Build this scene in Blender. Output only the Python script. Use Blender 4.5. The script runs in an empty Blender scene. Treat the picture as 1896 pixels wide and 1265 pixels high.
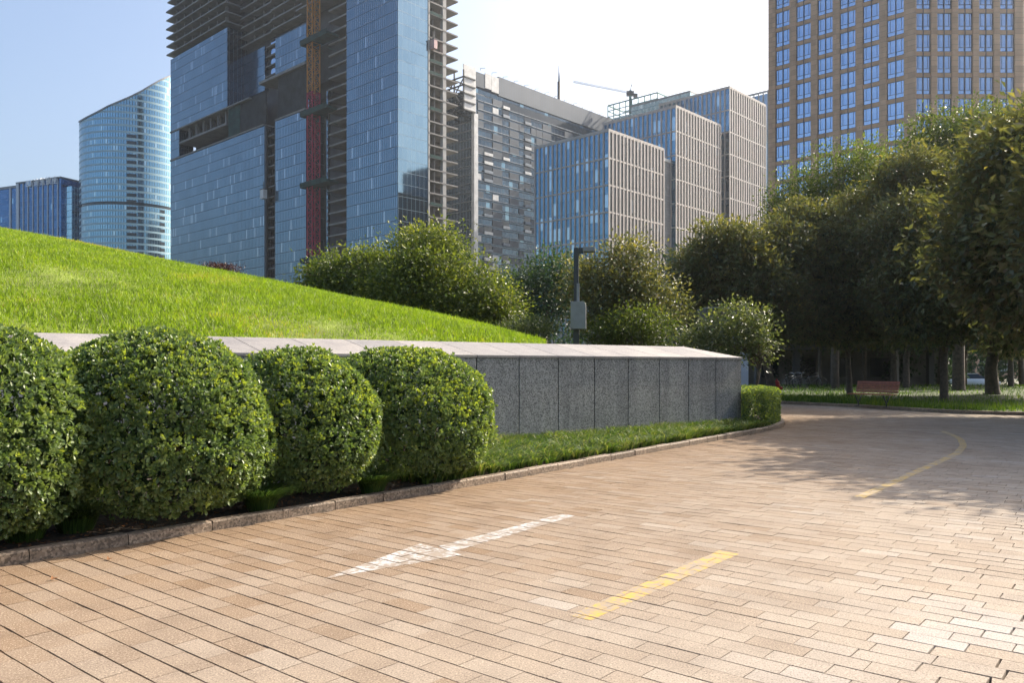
import bpy, bmesh, math, random
import numpy as np
from mathutils import Vector, Matrix, noise as mnoise

R = random.Random(7)
RG = np.random.default_rng(11)
C = bpy.context.scene.collection
rad = math.radians

# ------------------------------------------------------------------ camera model (28 mm lens, eye 1.55 m, level)
EYE, FOC, CX, HY = 1.55, 1500.0, 948.0, 676.0
def at(px, py, Y):            # a point Y metres in front of the camera
    return Vector(((px-CX)/FOC*Y, Y, EYE+(HY-py)/FOC*Y))
def gr(px, py, z=0.0):        # a point on level ground of height z
    Y = (EYE-z)*FOC/(py-HY)
    return Vector(((px-CX)/FOC*Y, Y, z))

# ------------------------------------------------------------------ tagging
def tag(o, label=None, cat=None, group=None, kind=None):
    if label: o['label'] = label
    if cat: o['category'] = cat
    if group: o['group'] = group
    if kind: o['kind'] = kind
    return o
def thing(name, label, cat, loc=(0, 0, 0), rz=0.0, group=None):
    o = bpy.data.objects.new(name, None); C.objects.link(o)
    o.location = loc; o.rotation_euler = (0, 0, rz); o.empty_display_size = .2
    return tag(o, label, cat, group)
def copy_tree(o, parent=None):
    c = o.copy(); C.objects.link(c); c.parent = parent
    for ch in list(o.children): copy_tree(ch, c)
    return c

# ------------------------------------------------------------------ meshes
def link(name, me, mats, parent=None, smooth=False):
    for m in (mats if isinstance(mats, (list, tuple)) else [mats]): me.materials.append(m)
    o = bpy.data.objects.new(name, me); C.objects.link(o)
    if parent is not None: o.parent = parent
    if smooth: me.polygons.foreach_set('use_smooth', [True]*len(me.polygons))
    return o

class MB:
    def __init__(s): s.v = []; s.f = []; s.m = []
    def add(s, vs, fs, m=0):
        b = len(s.v); s.v += [tuple(v) for v in vs]
        for f in fs: s.f.append([b+i for i in f]); s.m.append(m)
        return s
    def box(s, x0, x1, y0, y1, z0, z1, m=0):
        return s.add([(x0,y0,z0),(x1,y0,z0),(x1,y1,z0),(x0,y1,z0),(x0,y0,z1),(x1,y0,z1),(x1,y1,z1),(x0,y1,z1)],
              [(0,3,2,1),(4,5,6,7),(0,1,5,4),(1,2,6,5),(2,3,7,6),(3,0,4,7)], m)
    def obox(s, a, b, w, h, m=0, up=Vector((0,0,1))):      # a bar from a to b
        a, b = Vector(a), Vector(b); d = (b-a).normalized()
        if abs(d.dot(up)) > .98: up = Vector((1,0,0))
        x = d.cross(up).normalized()*w/2; y = x.cross(d).normalized()*h/2
        vs = [a-x-y, a+x-y, a+x+y, a-x+y, b-x-y, b+x-y, b+x+y, b-x+y]
        return s.add(vs, [(0,3,2,1),(4,5,6,7),(0,1,5,4),(1,2,6,5),(2,3,7,6),(3,0,4,7)], m)
    def prism(s, poly, z0, z1, m=0):
        n = len(poly)
        vs = [(p[0],p[1],z0) for p in poly]+[(p[0],p[1],z1) for p in poly]
        fs = [tuple(range(n-1,-1,-1)), tuple(range(n,2*n))]+[(i,(i+1)%n,n+(i+1)%n,n+i) for i in range(n)]
        return s.add(vs, fs, m)
    def tube(s, pts, rr, n=8, m=0):
        pts = [Vector(p) for p in pts]
        if not isinstance(rr, (list, tuple)): rr = [rr]*len(pts)
        vs, fs = [], []
        ref = Vector((.31,.17,.93))
        for i, p in enumerate(pts):
            d = (pts[min(i+1,len(pts)-1)]-pts[max(i-1,0)]).normalized()
            if abs(d.dot(ref)) > .97: ref = Vector((.9,.1,.2))
            x = d.cross(ref).normalized(); y = d.cross(x).normalized()
            for k in range(n):
                a = 2*math.pi*k/n
                vs.append(p+(x*math.cos(a)+y*math.sin(a))*rr[i])
        for i in range(len(pts)-1):
            for k in range(n):
                fs.append((i*n+k, i*n+(k+1)%n, (i+1)*n+(k+1)%n, (i+1)*n+k))
        fs.append(tuple(range(n-1,-1,-1))); fs.append(tuple(range((len(pts)-1)*n, len(pts)*n)))
        return s.add(vs, fs, m)
    def torus(s, c, axis, r, t, n=24, k=6, m=0):
        c = Vector(c); ax = Vector(axis).normalized()
        x = ax.orthogonal().normalized(); y = ax.cross(x)
        vs, fs = [], []
        for i in range(n):
            a = 2*math.pi*i/n; d = x*math.cos(a)+y*math.sin(a)
            for j in range(k):
                b = 2*math.pi*j/k
                vs.append(c+d*(r+t*math.cos(b))+ax*t*math.sin(b))
        for i in range(n):
            for j in range(k):
                fs.append((i*k+j, ((i+1)%n)*k+j, ((i+1)%n)*k+(j+1)%k, i*k+(j+1)%k))
        return s.add(vs, fs, m)
    def lathe(s, c, prof, n=16, m=0):
        vs, fs = [], []
        for r, z in prof:
            for k in range(n):
                a = 2*math.pi*k/n; vs.append((c[0]+r*math.cos(a), c[1]+r*math.sin(a), c[2]+z))
        for i in range(len(prof)-1):
            for k in range(n): fs.append((i*n+k, i*n+(k+1)%n, (i+1)*n+(k+1)%n, (i+1)*n+k))
        fs.append(tuple(range(n-1,-1,-1))); fs.append(tuple(range((len(prof)-1)*n, len(prof)*n)))
        return s.add(vs, fs, m)
    def build(s, name, mats, parent=None, smooth=False, bevel=0.0):
        me = bpy.data.meshes.new(name); me.from_pydata(s.v, [], s.f)
        me.polygons.foreach_set('material_index', s.m); me.update()
        o = link(name, me, mats, parent, smooth)
        if bevel:
            b = o.modifiers.new('bevel', 'BEVEL'); b.width = bevel; b.segments = 2; b.limit_method = 'ANGLE'
        return o

def np_mesh(name, verts, faces, mats, parent=None, tone=None, smooth=False, uv=None):
    """verts (N,3); faces (M,k) all with k corners"""
    me = bpy.data.meshes.new(name)
    verts = np.ascontiguousarray(verts, dtype=np.float32); faces = np.ascontiguousarray(faces, dtype=np.int32)
    M, k = faces.shape
    me.vertices.add(len(verts)); me.vertices.foreach_set('co', verts.ravel())
    me.loops.add(M*k); me.loops.foreach_set('vertex_index', faces.ravel())
    me.polygons.add(M); me.polygons.foreach_set('loop_start', np.arange(0, M*k, k, dtype=np.int32))
    me.update(calc_edges=True)
    if tone is not None:
        a = me.attributes.new('tone', 'FLOAT', 'POINT'); a.data.foreach_set('value', np.ascontiguousarray(tone, dtype=np.float32))
    if uv is not None:
        l = me.uv_layers.new(name='UVMap'); l.data.foreach_set('uv', np.ascontiguousarray(uv[faces.ravel()], dtype=np.float32).ravel())
    me.polygons.foreach_set('use_smooth', [bool(smooth)]*M)
    me.validate()
    return link(name, me, mats, parent, smooth)

def unit(a): return a/np.maximum(np.linalg.norm(a, axis=1, keepdims=True), 1e-9)
def leaves(P, A, N, L, W, tone, obovate=False):
    """leaf blades as arrays: base P, axis A, face normal N, length L, width W"""
    A = unit(A); N = N-A*np.sum(A*N, axis=1, keepdims=True); N = unit(N); B = np.cross(A, N)
    L = L[:, None]; W = W[:, None]; n = len(P)
    if obovate:
        pts = [P, P+A*L*.42+B*W*.36+N*W*.10, P+A*L*.76+B*W*.5+N*W*.10, P+A*L-N*L*.06, P+A*L*.76-B*W*.5+N*W*.10, P+A*L*.42-B*W*.36+N*W*.10]
        f = np.array([[0,1,2,3],[0,3,4,5]])
    else:
        pts = [P, P+A*L*.5+B*W*.5+N*W*.16, P+A*L-N*L*.08, P+A*L*.5-B*W*.5+N*W*.16]
        f = np.array([[0,1,2],[0,2,3]])
    k = len(pts)
    V = np.stack(pts, 1).reshape(-1, 3)
    F = (np.arange(n)[:, None, None]*k+f[None]).reshape(-1, f.shape[1])
    return V, F, np.repeat(tone, k)

# ------------------------------------------------------------------ materials
class NT:
    def __init__(s, name):
        s.m = bpy.data.materials.new(name); s.m.use_nodes = True
        s.t = s.m.node_tree; s.t.nodes.clear()
        s.out = s.n('ShaderNodeOutputMaterial')
    def n(s, t, **kw):
        x = s.t.nodes.new(t)
        for k, v in kw.items(): setattr(x, k, v)
        return x
    def l(s, a, b): s.t.links.new(a, b)
    def val(s, sock, v):
        if hasattr(v, 'is_output') or hasattr(v, 'links'): s.l(v, sock)
        else: sock.default_value = v
    def math(s, op, a, b=0.0, c=None):
        x = s.n('ShaderNodeMath', operation=op); s.val(x.inputs[0], a); s.val(x.inputs[1], b)
        if c is not None: s.val(x.inputs[2], c)
        return x.outputs[0]
    def mix(s, f, a, b, mode='MIX'):
        x = s.n('ShaderNodeMix', data_type='RGBA', blend_type=mode)
        s.val(x.inputs[0], f); s.val(x.inputs[6], col4(a)); s.val(x.inputs[7], col4(b)); return x.outputs[2]
    def noise(s, scale, detail=4, vec=None, rough=.55, out='Fac'):
        x = s.n('ShaderNodeTexNoise'); x.inputs['Scale'].default_value = scale
        x.inputs['Detail'].default_value = detail; x.inputs['Roughness'].default_value = rough
        s.l(vec if vec is not None else s.obj(), x.inputs['Vector']); return x.outputs[out]
    def obj(s):
        if not hasattr(s, '_o'): s._o = s.n('ShaderNodeTexCoord').outputs['Object']
        return s._o
    def ramp(s, f, stops, interp='LINEAR'):
        x = s.n('ShaderNodeValToRGB'); cr = x.color_ramp; cr.interpolation = interp
        while len(cr.elements) < len(stops): cr.elements.new(.5)
        for e, (p, c) in zip(cr.elements, stops): e.position = p; e.color = col4(c)
        s.l(f, x.inputs[0]); return x.outputs[0]
    def bsdf(s, col, rough=.6, metal=0., spec=.5, normal=None):
        x = s.n('ShaderNodeBsdfPrincipled')
        s.val(x.inputs['Base Color'], col4(col)); s.val(x.inputs['Roughness'], rough)
        s.val(x.inputs['Metallic'], metal); s.val(x.inputs['Specular IOR Level'], spec)
        if normal is not None: s.l(normal, x.inputs['Normal'])
        s.b = x; return x.outputs[0]
    def bump(s, h, strength=.3, dist=.01, normal=None):
        x = s.n('ShaderNodeBump'); x.inputs['Strength'].default_value = strength; x.inputs['Distance'].default_value = dist
        s.l(h, x.inputs['Height'])
        if normal is not None: s.l(normal, x.inputs['Normal'])
        return x.outputs[0]
    def done(s, sh): s.l(sh, s.out.inputs[0]); return s.m
def col4(c):
    if isinstance(c, (tuple, list)): return tuple(c)+(1.0,) if len(c) == 3 else tuple(c)
    return c

def mat_plain(name, col, rough=.6, metal=0., spec=.5, var=.25, scale=3., bump=0., bscale=60., bdist=.004):
    t = NT(name)
    f = t.noise(scale, 5)
    d = tuple(c*(1-var) for c in col); u = tuple(min(1, c*(1+var)) for c in col)
    c = t.ramp(f, [(.3, d), (.7, u)])
    nrm = t.bump(t.noise(bscale, 3), bump, bdist) if bump else None
    return t.done(t.bsdf(c, rough, metal, spec, nrm))

def mat_leaf(name, stops, rough=.45, trans=.35, tcol=None, back=None, spec=.5):
    t = NT(name)
    a = t.n('ShaderNodeAttribute', attribute_name='tone').outputs['Fac']
    c = t.ramp(a, stops)
    front = c
    if back is not None:
        g = t.n('ShaderNodeNewGeometry'); front = t.mix(g.outputs['Backfacing'], c, back)
    sh = t.bsdf(front, rough, 0, spec)
    tr = t.n('ShaderNodeBsdfTranslucent'); t.l(t.mix(1., c, tcol or (1.3, 1.35, .55), 'MULTIPLY'), tr.inputs[0])
    mx = t.n('ShaderNodeMixShader'); mx.inputs[0].default_value = trans
    t.l(sh, mx.inputs[1]); t.l(tr.outputs[0], mx.inputs[2])
    return t.done(mx.outputs[0])

def mat_facade(name, pw, ph, c0, c1, c2, pale=.06, mull=.05, band=.05, rough=.12, metal=.85, line=(.02,.03,.04), bandcol=None, wide=5., tilt=.012, uvmap=False, strip=1.0):
    """coated curtain wall glass in panels pw by ph metres"""
    t = NT(name)
    if uvmap:
        sp = t.n('ShaderNodeSeparateXYZ'); t.l(t.n('ShaderNodeTexCoord').outputs['UV'], sp.inputs[0]); u, v = sp.outputs[0], sp.outputs[1]
    else:
        sp = t.n('ShaderNodeSeparateXYZ'); t.l(t.obj(), sp.inputs[0]); u = t.math('ADD', sp.outputs[0], sp.outputs[1]); v = sp.outputs[2]
    U = t.math('DIVIDE', u, pw); V = t.math('DIVIDE', v, ph)
    fu, fv = t.math('FLOOR', U), t.math('FLOOR', V)
    def wn(a, b):
        cb = t.n('ShaderNodeCombineXYZ'); t.val(cb.inputs[0], a); t.val(cb.inputs[1], b)
        x = t.n('ShaderNodeTexWhiteNoise', noise_dimensions='2D'); t.l(cb.outputs[0], x.inputs[0]); return x
    r1 = wn(fu, fv)
    sh = t.math('MULTIPLY', wn(fv, 7.3).outputs['Value'], wide)
    w2 = t.math('FLOOR', t.math('DIVIDE', t.math('ADD', U, sh), wide))
    r2 = wn(w2, fv)
    tone = t.math('ADD', t.math('MULTIPLY', r1.outputs['Value'], .45), t.math('MULTIPLY', r2.outputs['Value'], .55))
    c = t.mix(tone, c0, c1)
    if pale > 0:
        pm = t.math('GREATER_THAN', wn(fu, t.math('ADD', fv, 91.7)).outputs['Value'], 1-pale)
        if strip < 1: pm = t.math('MULTIPLY', pm, t.math('LESS_THAN', t.math('FRACT', U), strip))
        c = t.mix(pm, c, c2)
    du = t.math('FRACT', U); dv = t.math('FRACT', V)
    m1 = t.math('LESS_THAN', du, mull); m2 = t.math('LESS_THAN', dv, band)
    c = t.mix(m1, c, line); c = t.mix(m2, c, bandcol or line)
    mm = t.math('MAXIMUM', m1, m2)
    met = t.math('MULTIPLY', t.math('SUBTRACT', 1.0, mm), metal)
    # each pane hangs a hair out of true
    g = t.n('ShaderNodeNewGeometry')
    off = t.n('ShaderNodeVectorMath', operation='SUBTRACT'); t.l(r1.outputs['Color'], off.inputs[0]); off.inputs[1].default_value = (.5,.5,.5)
    sc = t.n('ShaderNodeVectorMath', operation='SCALE'); t.l(off.outputs[0], sc.inputs[0]); sc.inputs[3].default_value = tilt
    ad = t.n('ShaderNodeVectorMath', operation='ADD'); t.l(g.outputs['Normal'], ad.inputs[0]); t.l(sc.outputs[0], ad.inputs[1])
    no = t.n('ShaderNodeVectorMath', operation='NORMALIZE'); t.l(ad.outputs[0], no.inputs[0])
    rg = t.math('ADD', t.math('MULTIPLY', mm, .4), t.math('ADD', rough, t.math('MULTIPLY', r1.outputs['Value'], .06)))
    return t.done(t.bsdf(c, rg, met, .5, no.outputs[0]))

M = {}
def mk_paver(name, world_tone=True):
    t = NT(name)
    a = t.n('ShaderNodeAttribute', attribute_name='tone').outputs['Fac']
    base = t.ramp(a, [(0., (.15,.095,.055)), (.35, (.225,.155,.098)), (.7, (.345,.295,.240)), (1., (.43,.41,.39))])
    sp = t.noise(95, 3, rough=.75); sp2 = t.noise(2.2, 4)
    c = t.mix(t.math('MULTIPLY', t.math('LESS_THAN', sp, .42), .6), base, (.10,.07,.05))
    c = t.mix(t.math('MULTIPLY', t.math('GREATER_THAN', sp, .60), .6), c, (.62,.52,.40))
    st = t.ramp(t.math('ADD', t.math('MULTIPLY', sp2, .6), t.math('MULTIPLY', t.noise(.45, 5, rough=.65), .4)), [(.34, (.80,.78,.77)), (.5, (.98,.97,.96)), (.64, (1.06,1.05,1.03))])
    c = t.mix(1., c, st, 'MULTIPLY')
    nrm = t.bump(t.noise(140, 4, rough=.7), .5, .004)
    return t.done(t.bsdf(c, .85, 0, .14, nrm))
def mk_paint(name, col, wear):
    t = NT(name)
    f = t.noise(22, 6, rough=.8); f2 = t.noise(5.5, 3)
    w = t.ramp(t.math('ADD', t.math('MULTIPLY', f, .6), t.math('MULTIPLY', f2, .4)), [(wear-.04, (0,0,0)), (wear+.07, (1,1,1))])
    c = t.mix(w, (.29,.235,.18), col)
    return t.done(t.bsdf(c, .6, 0, .4, t.bump(t.noise(140, 4), .4, .003)))
def mk_granite(name, base, dark, light, rough, sc=1.0, stain=0., tone=False):
    t = NT(name)
    v = t.n('ShaderNodeTexVoronoi'); v.inputs['Scale'].default_value = 70*sc; t.l(t.obj(), v.inputs['Vector'])
    sep = t.n('ShaderNodeSeparateColor'); t.l(v.outputs['Color'], sep.inputs[0])
    c = t.ramp(sep.outputs[0], [(0., dark), (.25, dark), (.4, base), (.72, base), (.85, light)])
    c = t.mix(t.math('MULTIPLY', t.noise(260*sc, 3), .4), c, base)
    c = t.mix(1., c, t.ramp(t.noise(1.3, 5), [(.3, (.82,.82,.83)), (.7, (1.1,1.09,1.06))]), 'MULTIPLY')
    if stain:
        mp = t.n('ShaderNodeMapping'); mp.inputs['Scale'].default_value = (5, 5, .35); t.l(t.obj(), mp.inputs[0])
        c = t.mix(1., c, t.ramp(t.noise(1., 5, mp.outputs[0], .65), [(.36, (1-stain,)*3), (.58, (1.03, 1.02, 1.0))]), 'MULTIPLY')
        oi = t.n('ShaderNodeObjectInfo').outputs['Random']
        c = t.mix(1., c, t.ramp(oi, [(0., (.84,.85,.87)), (1., (1.12,1.10,1.07))]), 'MULTIPLY')
    if tone:
        a = t.n('ShaderNodeAttribute', attribute_name='tone').outputs['Fac']
        c = t.mix(1., c, t.ramp(a, [(0., (.7,.66,.62)), (1., (1.25,1.18,1.1))]), 'MULTIPLY')
    return t.done(t.bsdf(c, rough, 0, .5, t.bump(t.noise(200*sc, 3), .15, .002)))

M['paver'] = mk_paver('sandy_concrete_pavers')
M['joint'] = mat_plain('joint_soil', (.018,.014,.011), .95, var=.4, scale=9)
M['white_paint'] = mk_paint('worn_white_paint', (.52,.52,.515), .515)
M['yellow_paint'] = mk_paint('worn_yellow_paint', (.50,.32,.05), .50)
M['kerb'] = mk_granite('kerb_granite', (.22,.175,.135), (.10,.08,.06), (.34,.28,.22), .75, .8, tone=True)
M['granite'] = mk_granite('grey_granite_panels', (.34,.338,.333), (.09,.09,.092), (.46,.455,.45), .35, .85, stain=.22)
M['coping'] = mk_granite('pale_granite_coping', (.30,.28,.272), (.235,.22,.21), (.355,.335,.32), .6, 1.0, stain=.10)
M['soil'] = mat_plain('dark_mulch', (.035,.024,.016), .95, var=.6, scale=14, bump=.8, bscale=40, bdist=.03)
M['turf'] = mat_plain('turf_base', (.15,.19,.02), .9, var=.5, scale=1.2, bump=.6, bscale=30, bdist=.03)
M['earth'] = mat_plain('distant_ground', (.10,.11,.07), .95, var=.4, scale=.05)
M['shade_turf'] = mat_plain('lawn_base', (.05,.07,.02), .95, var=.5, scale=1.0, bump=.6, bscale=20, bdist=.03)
M['asphalt'] = mat_plain('asphalt', (.05,.05,.052), .9, var=.2, scale=2)
M['bark'] = mat_plain('bark', (.085,.066,.05), .9, var=.45, scale=7, bump=.8, bscale=22, bdist=.02)
M['twig'] = mat_plain('twig_bark', (.11,.07,.045), .85, var=.4, scale=20)
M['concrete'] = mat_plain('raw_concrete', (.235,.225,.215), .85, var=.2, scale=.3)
M['concrete_dark'] = mat_plain('shadowed_core_concrete', (.085,.085,.09), .9, var=.3, scale=.2)  # darker copy of the raw concrete, shade put into its colour
M['dark_metal'] = mat_plain('charcoal_metal', (.045,.05,.055), .45, .4, var=.12, scale=5)
M['grey_metal'] = mat_plain('grey_painted_metal', (.20,.21,.22), .45, .2, var=.1, scale=5)
M['green_net'] = mat_plain('green_safety_net', (.012,.05,.045), .9, var=.5, scale=.4)
M['black_net'] = mat_plain('dark_debris_net', (.022,.028,.03), .9, var=.6, scale=.35)
M['red_paint'] = mat_plain('red_paint', (.42,.03,.03), .4, var=.2, scale=6)
M['mast_yellow'] = mat_plain('ochre_lattice', (.55,.22,.03), .5, var=.2, scale=1)
M['mast_red'] = mat_plain('crimson_lattice', (.42,.015,.06), .5, var=.2, scale=1)
M['white_panel'] = mat_plain('weathered_white_panel', (.62,.62,.61), .55, var=.18, scale=.5)
M['wood_red'] = mat_plain('red_stained_wood', (.28,.085,.045), .5, var=.3, scale=14)
M['rubber'] = mat_plain('black_rubber', (.012,.012,.013), .8, var=.2)
M['white_car'] = mat_plain('white_car_paint', (.62,.66,.70), .2, var=.03)
M['car_glass'] = mat_plain('dark_car_glass', (.02,.03,.04), .08, .3, var=.1)
M['chrome'] = mat_plain('bright_metal', (.6,.6,.62), .18, 1., var=.05)
M['booth_dark'] = mat_plain('booth_fascia', (.05,.055,.075), .5, var=.15, scale=2)
M['booth_blue'] = mat_plain('pale_blue_panel', (.38,.46,.56), .45, var=.08, scale=2)
M['brown_stone'] = mat_plain('brown_stone_fins', (.40,.37,.355), .6, var=.12, scale=.4)
M['tan_stone'] = None
M['teal_steel'] = mat_plain('teal_steel', (.03,.16,.15), .5, .2, var=.15)
M['louvre'] = None
M['sign_white'] = mat_plain('white_letters', (.88,.89,.9), .5, var=.03)
M['dry_leaf'] = mat_leaf('dry_leaves', [(0,(.05,.028,.015)),(.6,(.14,.07,.03)),(1,(.30,.13,.04))], .7, .2, (1.2,1.,.7))
# foliage
M['bush_leaf'] = mat_leaf('glossy_shrub_leaves', [(0,(.016,.040,.016)),(.36,(.125,.190,.070)),(.70,(.25,.31,.095)),(1.,(.44,.50,.06))], .40, .36)
M['grass_blade'] = mat_leaf('lawn_blades', [(0,(.09,.14,.012)),(.5,(.20,.29,.018)),(.85,(.30,.36,.03)),(1.,(.36,.28,.07))], .55, .45, (1.3,1.4,.5))
M['mondo'] = mat_leaf('dwarf_lilyturf_blades', [(0,(.025,.055,.014)),(.5,(.08,.15,.028)),(.9,(.20,.26,.05)),(1.,(.32,.32,.14))], .38, .35)
M['cover'] = mat_leaf('ground_cover_leaves', [(0,(.03,.065,.012)),(.5,(.075,.145,.018)),(1.,(.24,.31,.03))], .65, .42, spec=.25)
M['magnolia'] = mat_leaf('magnolia_leaves', [(0,(.022,.036,.018)),(.5,(.100,.125,.058)),(.85,(.20,.21,.09)),(1,(.34,.31,.10))], .5, .36, (1.3,1.2,.45), (.16,.125,.07))
M['camphor'] = mat_leaf('camphor_leaves', [(0,(.022,.048,.012)),(.5,(.085,.12,.03)),(.85,(.16,.19,.04)),(1,(.30,.30,.06))], .42, .38)
M['deep_green'] = mat_leaf('deep_green_leaves', [(0,(.014,.032,.016)),(.6,(.045,.085,.040)),(1,(.09,.14,.05))], .5, .28)
M['bright_green'] = mat_leaf('bright_canopy_leaves', [(0,(.030,.052,.012)),(.5,(.090,.125,.022)),(1,(.24,.26,.04))], .45, .42)
M['red_leaf'] = mat_leaf('dark_red_leaves', [(0,(.020,.008,.008)),(.6,(.050,.016,.014)),(1,(.10,.03,.022))], .5, .25, (1.4,.8,.7))
M['pale_leaf'] = mat_leaf('grey_green_leaves', [(0,(.04,.06,.025)),(.5,(.10,.13,.05)),(1,(.28,.28,.13))], .4, .35)
# facades
M['glassA'] = mat_facade('blue_tower_glass', 1.15, 4.2, (.085,.160,.225), (.135,.225,.30), (.42,.49,.55), .06, .15, .05, .10, .92, (.04,.065,.09), (.03,.05,.07), 5., .010, strip=.62)
M['glassA_side'] = mat_facade('smooth_tower_glass', 1.9, 4.2, (.15,.235,.295), (.185,.275,.33), (.5,.6,.7), 0, .03, .03, .04, .95, (.20,.30,.36), (.13,.2,.25), 6., .004)
M['glassA_dark'] = mat_facade('dark_return_glass', 1.9, 4.2, (.05,.08,.11), (.08,.12,.16), (.5,.6,.7), 0, .05, .03, .08, .8, (.25,.32,.38), (.03,.05,.07), 6., .006)
M['glassT'] = mat_facade('office_glass', 1.84, 4.02, (.07,.18,.28), (.11,.245,.36), (.34,.47,.55), .12, .03, .03, .06, .9, (.02,.04,.06), (.05,.09,.13), 3., .02)
M['glassT_shaded'] = mat_facade('shaded_office_glass', 1.9, 4.02, (.012,.016,.022), (.03,.036,.045), (.1,.12,.14), .05, .05, .03, .2, .2, (.02,.02,.025), None, 3., .01)  # right-face copy of the office glass; shade between fins is in its colour
M['glassE'] = mat_facade('window_glass', 1.5, 1.0, (.27,.39,.56), (.33,.44,.60), (.5,.6,.7), .03, .0, .0, .04, .95, tilt=.02)
M['glassB'] = mat_facade('residential_glass', 2.4, 3.74, (.022,.042,.064), (.05,.09,.13), (.12,.21,.27), .07, .06, .10, .12, .7, (.03,.04,.05), (.02,.03,.04), 2., .02)
M['glassC'] = mat_facade('round_tower_glass', 1.55, 3.9, (.16,.31,.42), (.21,.37,.47), (.36,.50,.57), .05, .22, .30, .08, .93, (.045,.09,.125), (.30,.45,.52), 7., .006, uvmap=True)
M['glassD'] = mat_facade('deep_blue_glass', 1.6, 3.8, (.02,.09,.22), (.05,.15,.32), (.2,.35,.5), .03, .05, .06, .1, .9, (.02,.05,.1), (.08,.2,.36), 4., .02)
M['glassF'] = mat_facade('pale_teal_glass', 2.2, 3.9, (.22,.40,.52), (.32,.52,.62), (.5,.7,.8), .05, .10, .08, .1, .85, (.45,.55,.62), (.15,.25,.33), 4., .01)
M['grey_screen'] = mat_facade('grey_metal_screens', .3, 1.1, (.04,.06,.085), (.06,.082,.11), (.3,.3,.3), 0, .25, .06, .4, .3, (.045,.05,.06))
M['crown'] = mat_facade('grey_crown_panels', 1.6, 60, (.04,.068,.105), (.055,.085,.125), (.3,.3,.3), 0, .08, .0, .5, .1, (.07,.085,.10), None, 3.)
def mk_stone(name, col, ph, pw, dark):
    t = NT(name)
    sp = t.n('ShaderNodeSeparateXYZ'); t.l(t.obj(), sp.inputs[0])
    V = t.math('FRACT', t.math('DIVIDE', sp.outputs[2], ph))
    ln = t.math('LESS_THAN', V, .05)
    c = t.ramp(t.noise(.5, 5), [(.3, tuple(x*.85 for x in col)), (.7, tuple(x*1.12 for x in col))])
    cb = t.n('ShaderNodeCombineXYZ'); t.l(t.math('FLOOR', t.math('DIVIDE', sp.outputs[2], ph)), cb.inputs[0]); t.l(t.math('FLOOR', t.math('DIVIDE', t.math('ADD', sp.outputs[0], sp.outputs[1]), pw)), cb.inputs[1])
    w = t.n('ShaderNodeTexWhiteNoise', noise_dimensions='2D'); t.l(cb.outputs[0], w.inputs[0])
    c = t.mix(1., c, t.ramp(w.outputs['Value'], [(0, (.88,.87,.86)), (1, (1.08,1.06,1.05))]), 'MULTIPLY')
    c = t.mix(ln, c, dark)
    return t.done(t.bsdf(c, .6, 0, .4))
M['tan_stone'] = mk_stone('tan_granite_cladding', (.53,.33,.215), .98, 1.3, (.24,.17,.12))
M['louvre'] = mk_stone('grey_louvres', (.20,.21,.22), .9, 40, (.05,.055,.06))

# ================================================================== GROUND
def smooth_line(pts, step=.05, sig=1.0):
    p = np.array(pts, float); seg = np.r_[0, np.cumsum(np.linalg.norm(np.diff(p, axis=0), axis=1))]
    s = np.arange(0, seg[-1], step)
    q = np.stack([np.interp(s, seg, p[:, i]) for i in (0, 1)], 1)
    k = int(3*sig/step); w = np.exp(-.5*(np.arange(-k, k+1)*step/sig)**2); w /= w.sum()
    qp = np.concatenate([q[0]-(q[1]-q[0])*np.arange(k, 0, -1)[:, None], q, q[-1]+(q[-1]-q[-2])*np.arange(1, k+1)[:, None]])
    q = np.stack([np.convolve(qp[:, i], w, 'valid') for i in (0, 1)], 1)
    d = unit(np.gradient(q, axis=0)); s = np.r_[0, np.cumsum(np.linalg.norm(np.diff(q, axis=0), axis=1))]
    return s, q, d
KP = [(-11.7,-3.2),(-3.93,6.22),(-2.28,8.19),(-.66,10.15),(1.30,12.75),(3.12,15.2),(5.05,17.7),(6.1,19.1),(6.9,20.5),(7.4,22.0),(7.65,23.6),(7.6,25.5),(6.8,28),(4.5,31),(0,33.6),(-8,35.4),(-40,37)]
KS, KQ, KD = smooth_line(KP, .05, .55)
def kerb_pt(s, t):
    """world xy at arc length s along the left kerb, t metres out on the road side"""
    s = np.asarray(s, float)
    x = np.interp(s, KS, KQ[:, 0]); y = np.interp(s, KS, KQ[:, 1])
    dx = np.interp(s, KS, KD[:, 0]); dy = np.interp(s, KS, KD[:, 1]); n = np.hypot(dx, dy); dx, dy = dx/n, dy/n
    return np.stack([x+dy*t, y-dx*t], -1)
# centreline at t = 3.6 sets the paver pitch
CL = kerb_pt(KS, np.full_like(KS, 3.6)); CS = np.r_[0, np.cumsum(np.linalg.norm(np.diff(CL, axis=0), axis=1))]

ground = MB().add([(-470,-40,-.8),(470,-40,-.8),(470,650,-.8),(-470,650,-.8)], [(0,1,2,3)]).build('ground', M['earth'])
tag(ground, kind='structure')
rb = MB().add([(-45,-12,-.036),(60,-12,-.036),(60,60,-.036),(-45,60,-.036)], [(0,1,2,3)]).build('road_bed', M['joint']); tag(rb, kind='structure')

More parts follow.
